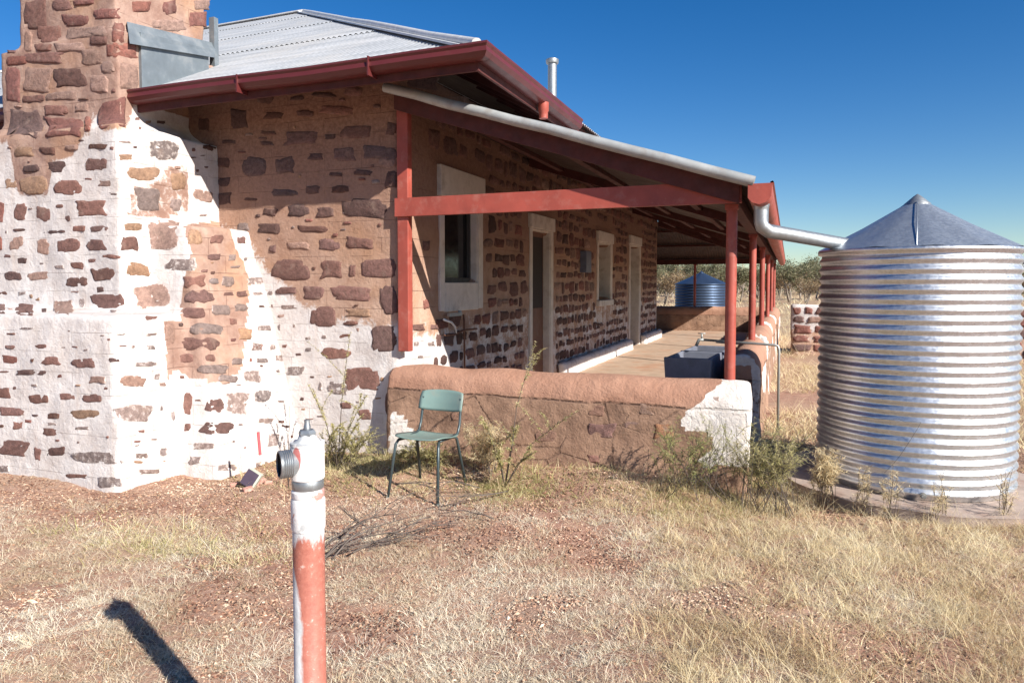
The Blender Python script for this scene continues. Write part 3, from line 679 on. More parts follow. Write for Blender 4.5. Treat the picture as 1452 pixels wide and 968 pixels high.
# window and door trims, panes
def P_(mb, name, mat, parent=None, **k):
    return H(mb.build(name, mat, house, **k)) if parent is None else mb.build(name, mat, parent, **k)
def child(mb, name, mat, par, **k):
    return mb.build(name, mat, par, **k)
XF = HX
for i, (k, a, b, z0, z1) in enumerate(OPEN):
    m = MB(); rc_ = .12 if i < 2 else .3
    # white painted reveals and surround
    t = .11
    sur = .012
    m.box((XF - rc_, a - .004, z0), (XF + sur, a + .018, z1)); m.box((XF - rc_, b - .018, z0), (XF + sur, b + .004, z1))
    m.box((XF - rc_, a + .02, z1 - .02), (XF + sur + .002, b - .02, z1 + .002))
    m.box((XF - .01, a - t, z0 - (.3 if i == 0 else 0)), (XF + sur + .012, a - .006, z1 + .0)); m.box((XF - .01, b + .006, z0 - (.3 if i == 0 else 0)), (XF + sur + .012, b + t + .02, z1 + .0))
    hh = .32 if i == 0 else .2
    m.box((XF - .012, a - t - .02, z1 + .003), (XF + sur + .035, b + t + .04, z1 + hh))
    if k == 'window':
        if i == 0: m.box((XF - .3, a + .0, z0 - .31), (XF + sur + .01, b + .0, z0 - .003))
        else: m.box((XF - .28, a - .1, z0 - .12), (XF + .06, b + .1, z0 - .01))
    nm = 'window' if k == 'window' else 'door'
    fr_ = H(bevel(m.build(nm + '_surround', M['white_render'], house), .008))
    if k == 'window':
        m = MB(); m.box((XF - rc_ - .01, a, z0), (XF - rc_ + .01, b, z1)); pane = H(m.build('window_pane', M['glass'], house))
        m = MB(); zc = (z0 + z1) / 2
        for p, q in [((a, z0), (a + .05, z1)), ((b - .05, z0), (b, z1)), ((a + .05, z0), (b - .05, z0 + .05)), ((a + .05, z1 - .05), (b - .05, z1)), ((a + .05, zc - .02), (b - .05, zc + .02))][:(4 if i == 0 else 5)]:
            m.box((XF - rc_ + .014, p[0], p[1]), (XF - rc_ + .05, q[0], q[1]))
        
        H(m.build('window_sash', M['sash'] if i == 0 else M['white_render'], house))
    else:
        m = MB(); m.box((XF - rc_ - .01, a + .02, z0), (XF - rc_ + .03, b - .02, z1 - .02)); d = H(bevel(m.build('door', M['door_wood'], house), .005))
        m = MB(); m.box((XF - rc_ + .032, a + .08, 1.2), (XF - rc_ + .042, b - .08, z1 - .10)); H(m.build('door_screen', M['screen'], house))
# meter box, window lintel shadow board
m = MB(); m.box((XF + .0, 11.62, 1.75), (XF + .12, 11.95, 2.12)); H(bevel(m.build('meter_box', m_simple('grey_box_paint', (.12, .14, .2), .5), house), .01))
# plinth
m = MB(); m.box((XF, 10.4, -.1), (XF + .14, 15.5, .33)); m.box((XF, 16.95, -.1), (XF + .14, 19.3, .33)); m.box((XF, 5.9, -.1), (XF + .12, 9.0, .28))
vs, fs = lumpy(m, .05, .02, 3); m2 = MB(); m2.add(vs, fs); H(m2.build('plinth', M['plinth'], house, smooth=True))

# verandah floor
m = MB(); m.box((XF - .1, 5.8, -.2), (-.40, 22.4, .10)); m.box((-9, 19.3, -.2), (XF - .11, 22.4, .10))
tag(m.build('verandah_floor', M['floor']), kind='structure')

# ------------------------------------------------------------------ low mud walls
def low_wall(label, a, b, ztop, white=None, group=None, taper=0, name='low_wall'):
    (x0, y0), (x1, y1) = a, b
    along_x = (x1 - x0) > (y1 - y0)
    mb = MB(); r = ((y1 - y0) if along_x else (x1 - x0)) / 2
    prof = [(-r - .03, -.3)] + [(-r, ztop - r)] + [(-r * math.cos(t), ztop - r + r * math.sin(t)) for t in [math.pi * i / 10 for i in range(1, 10)]] + [(r, ztop - r), (r + .03, -.3)]
    c = (y0 + y1) / 2 if along_x else (x0 + x1) / 2; ends = (x0, x1) if along_x else (y0, y1); vs = []
    for e in ends:
        for p, q in prof: vs.append((e, c + p, q) if along_x else (c + p, e, q))
    k = len(prof)
    fs = [(i, (i + 1) % k, k + (i + 1) % k, k + i) for i in range(k)] + [tuple(range(k - 1, -1, -1)), tuple(range(k, 2 * k))]
    mb.add(vs, fs); vs, fs = lumpy(mb, .035, .024, 2.4, 3)
    m2 = MB(); m2.add(vs, fs); o = m2.build(name, M['mud'], smooth=True)
    at_ = o.data.attributes.new('paint', 'FLOAT', 'POINT')
    at_.data.foreach_set('value', [white(v) if white else 0. for v in vs])
    tag(o, label, 'low wall', group)
    return o
WP = [(968, 590), (985, 575), (1000, 562), (1012, 552), (1022, 541), (1030, 530), (1080, 530), (1080, 660), (1000, 660), (985, 650), (1010, 640), (1015, 622), (998, 612), (970, 610)]
def wf(v):
    x, y = pix(v)
    if v.x > -1.4 and inpoly(x, y, WP): return 1.
    if v.x < -3.0 and inpoly(x, y, [(552, 580), (565, 585), (590, 615), (600, 640), (550, 645)]): return .75
    if v.x < -1.4 or v.x > -.31: return .1
    return .12
front_wall = low_wall('ochre mud rendered low wall behind the green chair, its right end patched white', (-3.44, 5.53), (-.27, 5.90), .80, wf)
# pieces of stone showing through the render
def mudstones():
    mb = MB(); vs_all = []
    me = front_wall.data; bv = BVHTree.FromPolygons([v.co for v in me.vertices], [tuple(p.vertices) for p in me.polygons])
    W2 = Wall.__new__(Wall); W2.sv = []; W2.sf = []; W2.sp = []; W2.st = []
    k = 9000
    for x0, y0, x1, y1, t, wv in [(835, 599, 871, 621, (.16, .085, .09), .05), (927, 601, 955, 622, (.42, .20, .09), .05), (905, 573, 927, 588, (.36, .25, .19), .2), (835, 575, 858, 590, (.25, .14, .10), .1), (833, 645, 850, 655, (.34, .17, .14), .1), (803, 660, 819, 669, (.4, .3, .24), .4), (885, 598, 908, 607, (.3, .2, .17), .3), (1005, 562, 1020, 570, (.6, .5, .45), .5), (640, 585, 668, 596, (.28, .16, .11), .1), (700, 600, 720, 612, (.3, .18, .12), .1), (757, 612, 790, 626, (.24, .14, .10), .1), (690, 640, 712, 652, (.3, .17, .12), .1)]:
        cx, cy, hw, hh = (x0 + x1) / 2, (y0 + y1) / 2, (x1 - x0) / 2, (y1 - y0) / 2
        def pf(u, v):
            h = bv.ray_cast(EYE, ray(cx + u * hw, cy + v * hh)); return (h[0], h[1]) if h[0] is not None else None
        k += 1; Wall.stone(W2, pf, tuple(q * .6 + w_ * .4 for q, w_ in zip(t, (.29, .17, .115))), wv, k, .003, True)
    m = bpy.data.meshes.new('embedded_stone'); m.from_pydata(W2.sv, [], W2.sf); m.materials.append(M['stone'])
    a = m.attributes.new('paint', 'FLOAT', 'POINT'); a.data.foreach_set('value', W2.sp)
    a = m.attributes.new('tint', 'FLOAT_COLOR', 'POINT'); a.data.foreach_set('color', np.array([(*q, 1) for q in W2.st], np.float32).ravel())
    m.polygons.foreach_set('use_smooth', [True] * len(m.polygons)); m.update()
    o = bpy.data.objects.new('embedded_stones', m); col.objects.link(o); o.parent = front_wall
mudstones()
def we(v):
    return .0
segs = [(7.35, 9.75), (10.6, 13.1), (13.9, 16.5), (17.3, 22.55)]
labs = ['first side wall segment past the gap, holding the second red post and crossed by a grey water pipe', 'second side wall segment past the gap, under the third red post', 'third side wall segment past the gap, under the fourth red post', 'last and longest side wall segment, at the far end of the verandah']
for (a, b), lb in zip(segs, labs):
    low_wall('mud rendered ' + lb, (-.60, a), (-.26, b), .86, (lambda v, a=a: .62 if (v.y < a + .03 and (v.x > -.33 or v.z > .72)) or (v.x > -.3 and v.z < .6 and noise.noise(v * 1.5) > .1) else 0.), 'low side walls of the verandah')
low_wall('ochre low wall across the far end of the verandah, half in shadow', (-9, 22.3), (-.65, 22.62), .86)

# ------------------------------------------------------------------ trough and taps
def at_floor(): return .1
tub = thing('laundry_trough', 'dark blue-grey twin laundry trough standing behind the first red post', 'trough', (-.95, 7.25, .1), R(-4))
m = MB(); W_, L_, T_, B_ = .44, .76, .70, .34
for off in (0, .80):
    y0, y1 = off, off + L_; tk = .03
    m.hexa([(-W_ / 2, y0, B_), (W_ / 2, y0, B_), (W_ / 2, y0 + tk, B_), (-W_ / 2, y0 + tk, B_)], [(-W_ / 2 - .02, y0 - .02, T_), (W_ / 2 + .02, y0 - .02, T_), (W_ / 2 + .02, y0 + tk, T_), (-W_ / 2 - .02, y0 + tk, T_)])
    m.box((-W_ / 2, y1 - tk, B_), (W_ / 2, y1, T_)); m.box((-W_ / 2, y0 + tk, B_), (-W_ / 2 + tk, y1 - tk, T_)); m.box((W_ / 2 - tk, y0 + tk, B_), (W_ / 2, y1 - tk, T_))
    m.box((-W_ / 2 + tk, y0 + tk, B_), (W_ / 2 - tk, y1 - tk, B_ + .03))
bevel(m.build('basin', M['blue_tub'], tub), .008)
for sx in (-1, 1):
    for y in (.06, 1.48):
        m = MB(); m.box((sx * .18 - .02, y - .02, 0), (sx * .18 + .02, y + .02, B_)); m.build('leg', M['blue_tub'], tub)
tap = thing('water_tap', 'grey tap and pipe bent over the low side wall beside the laundry trough', 'water pipe', (-.12, 7.9, 0))
m = MB(); pz = .905
m.tube([(.03, 0, -.1), (.03, 0, pz - .05), (.02, 0, pz - .01), (-.02, 0, pz + .0), (-.75, .05, pz + .03)], .014, 10); m.build('pipe', M['pipe'], tap, smooth=True)
m = MB(); m.tube([(-.75, .05, pz + .03), (-.8, .05, pz + .03), (-.83, .05, pz - .04)], .018, 10); m.tube([(-.77, .05, pz + .03), (-.77, .05, pz + .10)], .01, 8); m.bar((-.81, .05, pz + .10), (-.73, .05, pz + .10), .015, .01)
m.build('spout', M['pipe'], tap, smooth=True)
# water pipe under the window
wpz = thing('wall_tap', 'thin rusty water pipe with white bent hose on the wall under the first window', 'water pipe', (HX + .05, 6.9, 0))
q = lambda px, py: at(px, py, 0, HX + .06) - Vector((HX + .05, 6.9, 0))
m = MB(); m.tube([q(659, 530), q(658, 455), q(657, 446)], .011, 8); m.tube([q(630, 475), q(645, 474), q(658, 468), q(676, 466)], .011, 8); m.build('pipe', M['pvc_rust'], wpz, smooth=True)
m = MB(); m.tube([q(629, 453), q(640, 457), q(645, 463), q(647, 473)], .012, 8); m.build('hose', M['pipe_white'], wpz, smooth=True)
m = MB(); m.box(q(634, 449), q(634, 449) + Vector((.03, .3, .035))); m.tube([q(652, 440), q(652, 447)], .02, 8); m.build('bracket', M['pipe'], wpz)

# ------------------------------------------------------------------ tanks
def tank(name, label, loc, Rr, Hh, ribs, mat, slab=True, ap=.42, group=None):
    t = thing(name, label, 'water tank', loc, 0, group)
    m = MB(); prof = [(Rr - .02, 0)]; n = ribs * 8
    for i in range(n + 1):
        z = .03 + (Hh - .06) * i / n; prof.append((Rr + (Hh / ribs) * .13 * math.sin(2 * math.pi * i / 8), z))
    prof += [(Rr + .004, Hh - .02), (Rr + .004, Hh)]
    m.lathe(prof, 128); 
    body = m.build('tank_body', mat, t, smooth=True)
    m = MB(); m.lathe([(Rr - .01, Hh - .03), (Rr + .018, Hh - .03), (Rr + .022, Hh - .01), (Rr + .018, Hh + .004), (Rr - .01, Hh + .006)], 96); m.build('rim', mat, t, smooth=True)
    mroof = M['galv_roof'] if mat is M['galv'] else mat
    m = MB(); k = 12; vs = []; fs = []; N = 72
    for r, z in [(Rr + .015, Hh + .005), (Rr * .55, Hh + .005 + ap * .43), (.07, Hh + ap * .9)]:
        for j in range(N):
            th = 2 * math.pi * j / N; vs.append((r * math.cos(th), r * math.sin(th), z + .005 * math.cos(k * th) * (r / Rr)))
    for i in range(2):
        for j in range(N): fs.append((i * N + j, i * N + (j + 1) % N, (i + 1) * N + (j + 1) % N, (i + 1) * N + j))
    m.add(vs, fs)
    for j in (-3.5, 1, 4.5):
        th = 2 * math.pi * j / 12 + .12; c, s_ = math.cos(th), math.sin(th); m.bar((c * Rr, s_ * Rr, Hh + .014), (c * .09, s_ * .09, Hh + ap * .9 + .004), .008, .004)
    rf_ = m.build('tank_roof', mroof, t, smooth=True)
    m = MB(); m.lathe([(.10, Hh + ap * .84), (.095, Hh + ap * .88), (.03, Hh + ap * 1.02), (.008, Hh + ap * 1.06), (0, Hh + ap * 1.07)], 20); m.build('roof_cap', M['galv_dull'] if mat is M['galv'] else mat, t, smooth=True)
    return t
T1 = tank('water_tank', 'large shiny corrugated steel water tank with cone roof at the right edge of the yard', (TX, TY, 0.0), TR, 1.815, 24, M['galv'])
# seam line, outlet
def tz(px, py): 
    d = ray(px, py); o_ = EYE - Vector((TX, TY, 0)); a = d.x ** 2 + d.y ** 2; b = 2 * (o_.x * d.x + o_.y * d.y); c = o_.x ** 2 + o_.y ** 2 - (TR + .013) ** 2
    t = (-b - math.sqrt(b * b - 4 * a * c)) / (2 * a); return EYE + d * t - Vector((TX, TY, 0))
m = MB(); pts = [tz(x, y) for x, y in [(1222, 590), (1240, 593), (1262, 595), (1275, 594), (1283, 598), (1296, 597), (1306, 598)]]
m.tube(pts + [tz(1302, 606), tz(1298, 612), tz(1292, 622), tz(1284, 634), tz(1276, 646), tz(1266, 658), tz(1254, 670)], .0013, 6)
m.build('seam_crack', m_simple('sealant', (.10, .10, .11), .7), T1)
m = MB(); p = tz(1309, 702); th = math.atan2(p.y, p.x)
m.lathe([(.022, 0), (.022, .02), (.014, .02), (.014, .035), (0, .035)], 12, p, axis=(math.cos(th), math.sin(th), 0)); m.build('outlet', M['pipe'], T1, angle=40)
m = MB(); a_ = R(-8); c, s_ = math.cos(a_), math.sin(a_)
m.tube([(TR * c, TR * s_, 1.70), ((TR + .09) * c, (TR + .09) * s_, 1.71), ((TR + .11) * c, (TR + .11) * s_, 1.68), ((TR + .11) * c, (TR + .11) * s_, .1)], .03, 12); m.build('overflow_pipe', M['galv_dull'], T1, smooth=True)
m = MB(); m.lathe([(0, 0), (.995, 0), (.98, -.03), (.99, -.16)], 64); vs = [Vector(v) + Vector((noise.noise(Vector(v) * 3) * .05, noise.noise(Vector(v) * 3 + Vector((5, 5, 5))) * .05, 0)) for v in m.v]; m.v = [tuple(v) for v in vs]
sl_ = m.build('concrete_slab', M['concrete'], angle=50); sl_.location = (TX, TY, -.004); tag(sl_, 'round pinkish concrete slab under the large steel water tank', 'slab')
d_ = ray(994, 430); tt = 25.6 / d_.y; tc = EYE + d_ * tt
tank('water_tank', 'small water tank tinted with sky blue beyond the far end of the verandah', (tc.x, 25.6, -.05), .90, 1.60, 16, M['galv_sky_tint'], ap=.44)

# ------------------------------------------------------------------ hydrant standpipe
def m_hyd():
    s = NT('flaking_white_paint'); P = s.coord()
    n = s.noise(P, 14, 8, .7); n2 = s.noise(P, 45, 6, .65)
    c = s.mix(s.mr(n2, .3, .7), (.66, .64, .62), (.82, .81, .79))
    c = s.mix(s.mr(n, .53, .58, 0, .8), c, (.36, .38, .39))
    c = s.mix(s.mr(s.noise(P, 9, 7, .7), .6, .64, 0, .8), c, (.40, .15, .11))
    sp = s.n('SeparateXYZ', i_0=P)
    dx = s.math('MULTIPLY', s.math('ADD', sp.outputs[0], .018), 70); dz = s.math('MULTIPLY', s.math('SUBTRACT', sp.outputs[2], 1.02 + .045), 28)
    d = s.math('ADD', s.math('MULTIPLY', dx, dx), s.math('MULTIPLY', dz, dz)); d = s.math('ADD', d, s.math('MULTIPLY', s.math('SUBTRACT', n, .5), 1.5))
    c = s.mix(s.mr(d, .75, 1.0, .9, 0), c, (.45, .10, .085))
    s.bump(n2, .3, .004)
    return s.set(Base_Color=c, Roughness=.5)
def m_hydpipe():
    s = NT('red_primer_pipe'); P = s.coord()
    n = s.noise(s.mapv(P, (1, 1, .45)), 16, 8, .7); n2 = s.noise(P, 60, 6, .7)
    sp = s.n('SeparateXYZ', i_0=P)
    red = s.mix(s.mr(n2, .3, .7), (.30, .095, .068), (.42, .155, .11)); red = s.mix(s.mr(n2, .61, .68, 0, .7), red, (.55, .43, .38))
    gr = s.mix(s.mr(n, .35, .65), (.34, .36, .37), (.72, .72, .71))
    top = s.mr(s.math('ADD', sp.outputs[2], s.math('MULTIPLY', s.math('SUBTRACT', n, .5), .16)), .825, .845)
    wid = s.mr(sp.outputs[2], .66, .81, -.006, -.045)
    left = s.mr(s.math('SUBTRACT', s.math('ADD', sp.outputs[0], s.math('MULTIPLY', s.math('SUBTRACT', n, .5), .045)), wid), -.008, 0, 1, 0)
    f = s.math('MAXIMUM', top, left)
    s.bump(n2, .3, .004)
    return s.set(Base_Color=s.mix(f, red, gr), Roughness=.55)
hp = at(438, 830, 2, .3); D0 = 2.0
dh = ray(438, 800); hp = EYE + dh * (D0 / dh.dot(FW))
hyd = thing('hydrant_standpipe', 'flaking white and red fire hydrant standpipe with open threaded side outlet, nearest the viewer', 'hydrant', (hp.x, hp.y, 0), YAW)
def hz(py):
    for k in range(1): pass
    d = ray(438, py); t = (D0) / d.dot(FW); return (EYE + d * t).z
u = D0 / F
mw, mp = m_hyd(), m_hydpipe()
m = MB(); m.lathe([(0, -.2), (24.0 * u, -.2), (24.0 * u, -.03), (22.3 * u, -.03), (22.0 * u, hz(748))], 40); m.build('pipe', mp, hyd, smooth=True)
prof = lambda L: [(r * u, hz(y)) for r, y in L]
m = MB(); m.lathe(prof([(19, 749), (22.6, 748), (23.6, 745), (23.6, 706), (22.2, 703), (20, 703)]), 40); m.build('coupling', mw, hyd, angle=35)
m = MB(); m.lathe(prof([(18, 704), (21.5, 703), (22.8, 700), (22.8, 693), (20.5, 690), (18, 690)]), 40); m.build('coupling_ring', mw, hyd, angle=35)
m = MB(); m.lathe(prof([(17, 691), (21.3, 690), (22, 688), (22, 679), (20.8, 676), (18, 676)]), 40); m.build('collar', M['galv_dull'], hyd, angle=35)
m = MB(); m.lathe(prof([(20, 678), (23.3, 675), (23.3, 630), (22.2, 626), (20, 625), (14, 621), (11.5, 615), (9, 611), (0, 610)]), 40); m.lathe(prof([(24.0, 628.5), (24.0, 624), (19, 623.6)]), 40); m.build('valve_body', mw, hyd, angle=35)
m = MB(); m.lathe(prof([(0, 616), (12, 616), (12.5, 611), (10, 607), (6, 606)]), 6); m.lathe(prof([(5, 608), (5, 602), (4, 600), (4, 593), (0, 592.5)]), 12); m.build('spindle', M['galv_dull'], hyd, angle=35)
m = MB(); zc_ = hz(652); ax = Vector((-1, -.58, 0)).normalized(); R0 = 18.7 * u
pr = [(R0 * .78, .0)]
for k in range(6): pr += [(R0, .043 + k * .0055), (R0 * 1.05, .046 + k * .0055)]
pr += [(R0 * 1.02, .079), (R0 * .9, .080), (R0 * .88, .03), (0, .028)]
m.lathe(pr, 32, (0, 0, zc_), axis=ax); m.build('outlet', M['galv_dull'], hyd, angle=35)
m = MB(); m.lathe([(R0 * .875, .076), (R0 * .86, .05), (0, .05)], 32, (0, 0, zc_), axis=ax); m.build('outlet_liner', M['black'], hyd, smooth=True)

# ------------------------------------------------------------------ chair
chr_ = thing('chair', 'weathered pale green plastic school chair on dark tube legs in front of the low wall', 'chair', (-2.575, 4.74, -.055), R(-2))
def rsurf(fn, nu, nv, th, mb, m=0):
    vs = []
    for s_ in (0, 1):
        for i in range(nu + 1):
            for j in range(nv + 1):
                p, n = fn(i / nu, j / nv); vs.append(Vector(p) - Vector(n) * th * s_)
    fs = []; N = (nu + 1) * (nv + 1); id_ = lambda i, j, s_: s_ * N + i * (nv + 1) + j
    for i in range(nu):
        for j in range(nv):
            fs.append((id_(i, j, 0), id_(i + 1, j, 0), id_(i + 1, j + 1, 0), id_(i, j + 1, 0))); fs.append((id_(i, j, 1), id_(i, j + 1, 1), id_(i + 1, j + 1, 1), id_(i + 1, j, 1)))
    for i in range(nu): fs.append((id_(i, 0, 0), id_(i, 0, 1), id_(i + 1, 0, 1), id_(i + 1, 0, 0))); fs.append((id_(i, nv, 0), id_(i + 1, nv, 0), id_(i + 1, nv, 1), id_(i, nv, 1)))
    for j in range(nv): fs.append((id_(0, j, 0), id_(0, j + 1, 0), id_(0, j + 1, 1), id_(0, j, 1))); fs.append((id_(nu, j, 0), id_(nu, j, 1), id_(nu, j + 1, 1), id_(nu, j + 1, 0)))
    mb.add(vs, fs, m)
def seatf(a, b):
    x = (a - .5) * 2; y = (b - .5) * 2
    k = .21 * (1 - .06 * (y > 0) * y); e = .88 + .12 * (1 - abs(y) ** 3)
    X = x * k * e; Yp = y * .195 * (.9 + .1 * (1 - abs(x) ** 4))
    Z = .435 - .024 * y - .012 * (1 - x * x) * (1 - y * y) + .012 * abs(x) ** 3 - .035 * max(0, -y - .65) ** 1.2 + .02 * max(0, y - .5)
    return (X, Yp, Z), (0, 0, 1)
m = MB(); rsurf(seatf, 14, 14, .007, m); m.build('seat', M['chair_green'], chr_, smooth=True)
def backf(a, b):
    x = (a - .5) * 2; z = (b - .5) * 2
    return (x * .195 * (1 - .05 * max(0, z) ** 2), .235 + .03 * z * .6 - .035 * x * x + .012 * max(0, z) , .675 + z * .082 * (1 - .18 * abs(x) ** 3)), (0, 1, 0)
m = MB(); rsurf(backf, 14, 8, -.007, m); m.build('backrest', M['chair_green'], chr_, smooth=True)
for sx in (-1, 1):
    m = MB(); m.tube([(sx * .155, -.10, .425), (sx * .175, -.14, .42), (sx * .185, -.165, .39), (sx * .215, -.23, .0)], .0115, 10); m.tube([(sx * .215, -.23, .0), (sx * .217, -.233, -.02)], .014, 10); m.build('leg', M['chair_leg'], chr_, smooth=True)
    m = MB(); m.tube([(sx * .165, .09, .425), (sx * .18, .13, .41), (sx * .21, .235, .0)], .0115, 10); m.tube([(sx * .21, .235, .0), (sx * .212, .237, -.02)], .014, 10); m.build('leg', M['chair_leg'], chr_, smooth=True)
    m = MB(); m.tube([(sx * .155, -.10, .425), (sx * .168, .10, .425), (sx * .175, .16, .44), (sx * .175, .19, .50), (sx * .172, .215, .62), (sx * .17, .225, .70)], .0105, 10); m.build('back_frame', M['chair_leg'], chr_, smooth=True)

# ------------------------------------------------------------------ foliage builders
class Blades:
    def __init__(s): s.V = []; s.F = []; s.A = []; s.n = 0
    def add(s, base, dirv, length, width, bend, rnd, segs=3, wdir=None):
        """vectorised: base (N,3) dirv (N,3) unit, bend (N,3) sideways drop"""
        N = len(base); 
        if wdir is None:
            a = rng.random(N) * 6.283; wdir = np.stack([np.cos(a), np.sin(a), np.zeros(N)], -1)
        P = []
        for k in range(segs + 1):
            t = k / segs; c = base + dirv * (length * t)[:, None] + bend * (length * t * t)[:, None]
            w_ = (width * (1 - t) ** .7)[:, None] if k < segs else 0
            if k < segs: P.append(c - wdir * w_); P.append(c + wdir * w_)
            else: P.append(c)
        nv = 2 * segs + 1; Vv = np.stack(P, 1).reshape(-1, 3)
        off = s.n + np.arange(N) * nv; T = []
        for k in range(segs - 1):
            a = off + 2 * k; T.append(np.stack([a, a + 1, a + 3], -1)); T.append(np.stack([a, a + 3, a + 2], -1))
        a = off + 2 * (segs - 1); T.append(np.stack([a, a + 1, a + 2], -1))
        s.V.append(Vv); s.F.append(np.concatenate(T)); s.A.append(np.repeat(rnd, nv)); s.n += len(Vv)
    def build(s, name, mats, parent=None):
        return np_mesh(name, np.concatenate(s.V), np.concatenate(s.F), mats, False, {'rnd': np.concatenate(s.A)}, parent)
def unit(a): return a / np.linalg.norm(a, axis=-1, keepdims=True)
def pnoise(x, y, f, s=0.):
    return np.array([noise.noise(Vector((a * f + s, b * f + s * 2, s))) for a, b in zip(x, y)])
def blocked(x, y):
    b = (x < -4.45) & (y > 4.5) & (y < 20) | (x < -4.9) & (y > 3.9) & (y < 20) | (x > -9) & (x < -.25) & (y > 5.45) & (y < 22.7) | (x < HX) & (y > 5.6) & (y < 20) | (np.hypot(x - TX, y - TY) < .95)
    return b | (np.hypot(x - hp.x, y - hp.y) < .055)
def fov_pts(n, d0, d1, margin=40, p=1.0):
    """points on the ground spread over the part of the yard in front of the camera"""
    d = (d0 ** (2 - p) + rng.random(n) * (d1 ** (2 - p) - d0 ** (2 - p))) ** (1 / (2 - p))
    t = (rng.random(n) * (1452 + 2 * margin) - margin - 726) / F
    x = d * (t * math.cos(YAW) - math.sin(YAW)); y = d * (t * math.sin(YAW) + math.cos(YAW)); return x, y
def pxy(x, y):
    xc = x * math.cos(YAW) + y * math.sin(YAW); zc = -x * math.sin(YAW) + y * math.cos(YAW)
    return 726 + F * xc / zc, 403 + F * 1.6 / zc
# patches of the yard, described on the ground plan (u right of the axis, v = depth)
def zones(x, y):
    """returns density of: pale matted grass, tan taller grass, litter"""
    px, py = pxy(x, y)
    n1 = pnoise(x, y, .9, 3.1); n2 = pnoise(x, y, 2.6, 8.2); nn = n1 * .6 + n2 * .7
    left = px < 470
    pale = np.where(left, smooth(722, 775, py + nn * 60), smooth(740, 830, py + nn * 120))
    tanr = smooth(880, 1040, px + nn * 140) * smooth(665, 720, py)
    mid = smooth(.0, .35, nn + .2) * .7 * smooth(690, 740, py)
    gap = smooth(-.12, .12, nn + .16)
    pale = np.clip(np.maximum(pale * (1 - .4 * tanr), mid) * (.10 + .9 * gap), 0, 1)
    lit = np.clip(1.15 - pale * .9 - tanr * .5, .06, 1)
    return pale, tanr * (.45 + .55 * gap), lit

# matted pale tufts -------------------------------------------------
def tufts(n, d0, d1, kind, bl, L, W, name, mats, spread=.035, upb=.7, p=.6, keepf=None, rr=(0, 1)):
    x, y = fov_pts(n, d0, d1, p=p); pale, tan_, lit = zones(x, y)
    dens = {'pale': pale, 'tan': tan_, 'any': np.full(len(x), .3)}[kind] if keepf is None else keepf(x, y)
    k = (rng.random(len(x)) < dens) & ~blocked(x, y); x, y = x[k], y[k]
    sz = np.clip(rng.lognormal(-.25, .42, len(x)), .35, 2.2); tone = np.clip(.62 + .5 * pnoise(x, y, 1.7, 5.) + rng.normal(0, .12, len(x)), 0, 1)
    X = np.repeat(x, bl); Y = np.repeat(y, bl); S = np.repeat(sz, bl); T = np.repeat(tone, bl); N = len(X)
    r = np.sqrt(rng.random(N)) * spread * S; a = rng.random(N) * 6.283
    bx, by = X + r * np.cos(a), Y + r * np.sin(a); bz = gz(bx, by) - .004
    a2 = a + rng.normal(0, .6, N); out = rng.random(N) ** .7
    dv = unit(np.stack([np.cos(a2) * out, np.sin(a2) * out, upb * (1.15 - out * .8) + .05], -1))
    bend = np.stack([np.cos(a2) * .35, np.sin(a2) * .35, -rng.uniform(.05, .55, N)], -1)
    Ln = L * S * rng.uniform(.4, 1.2, N); Wd = W * rng.uniform(.6, 1.3, N)
    rnd = np.clip(rr[0] + (rr[1] - rr[0]) * np.clip(T + rng.normal(0, .2, N), 0, 1), 0, 1)
    B = Blades(); B.add(np.stack([bx, by, bz], -1), dv, Ln, Wd, bend, rnd); 
    return tag(B.build(name, mats), kind='stuff')
tufts(68000, 1.75, 8, 'pale', 18, .048, .0014, 'matted_grass', [M['grass']], .04, .42, p=.9)
tufts(22000, 2.1, 9.5, 'tan', 15, .125, .0014, 'tall_dry_grass', [M['grass_tan']], .035, 1.1, p=.7)
tufts(5000, 1.8, 9, 'any', 9, .09, .0011, 'sparse_grass', [M['grass_tan']], .03, .8, p=.9)
# yard and paddock further out
def farkeep(x, y): return np.where(y > 5, .9, 0.) * (pnoise(x, y, .35, 2.) > -.25)
tufts(26000, 6.5, 40, 'any', 9, .26, .004, 'paddock_grass', [M['grass_tan']], .12, 1.0, p=1.15, keepf=farkeep, rr=(.25, 1))
tufts(9000, 38, 150, 'any', 6, .5, .022, 'distant_grass', [M['grass_tan']], .5, 1.2, p=1.15, keepf=farkeep, rr=(.35, 1))

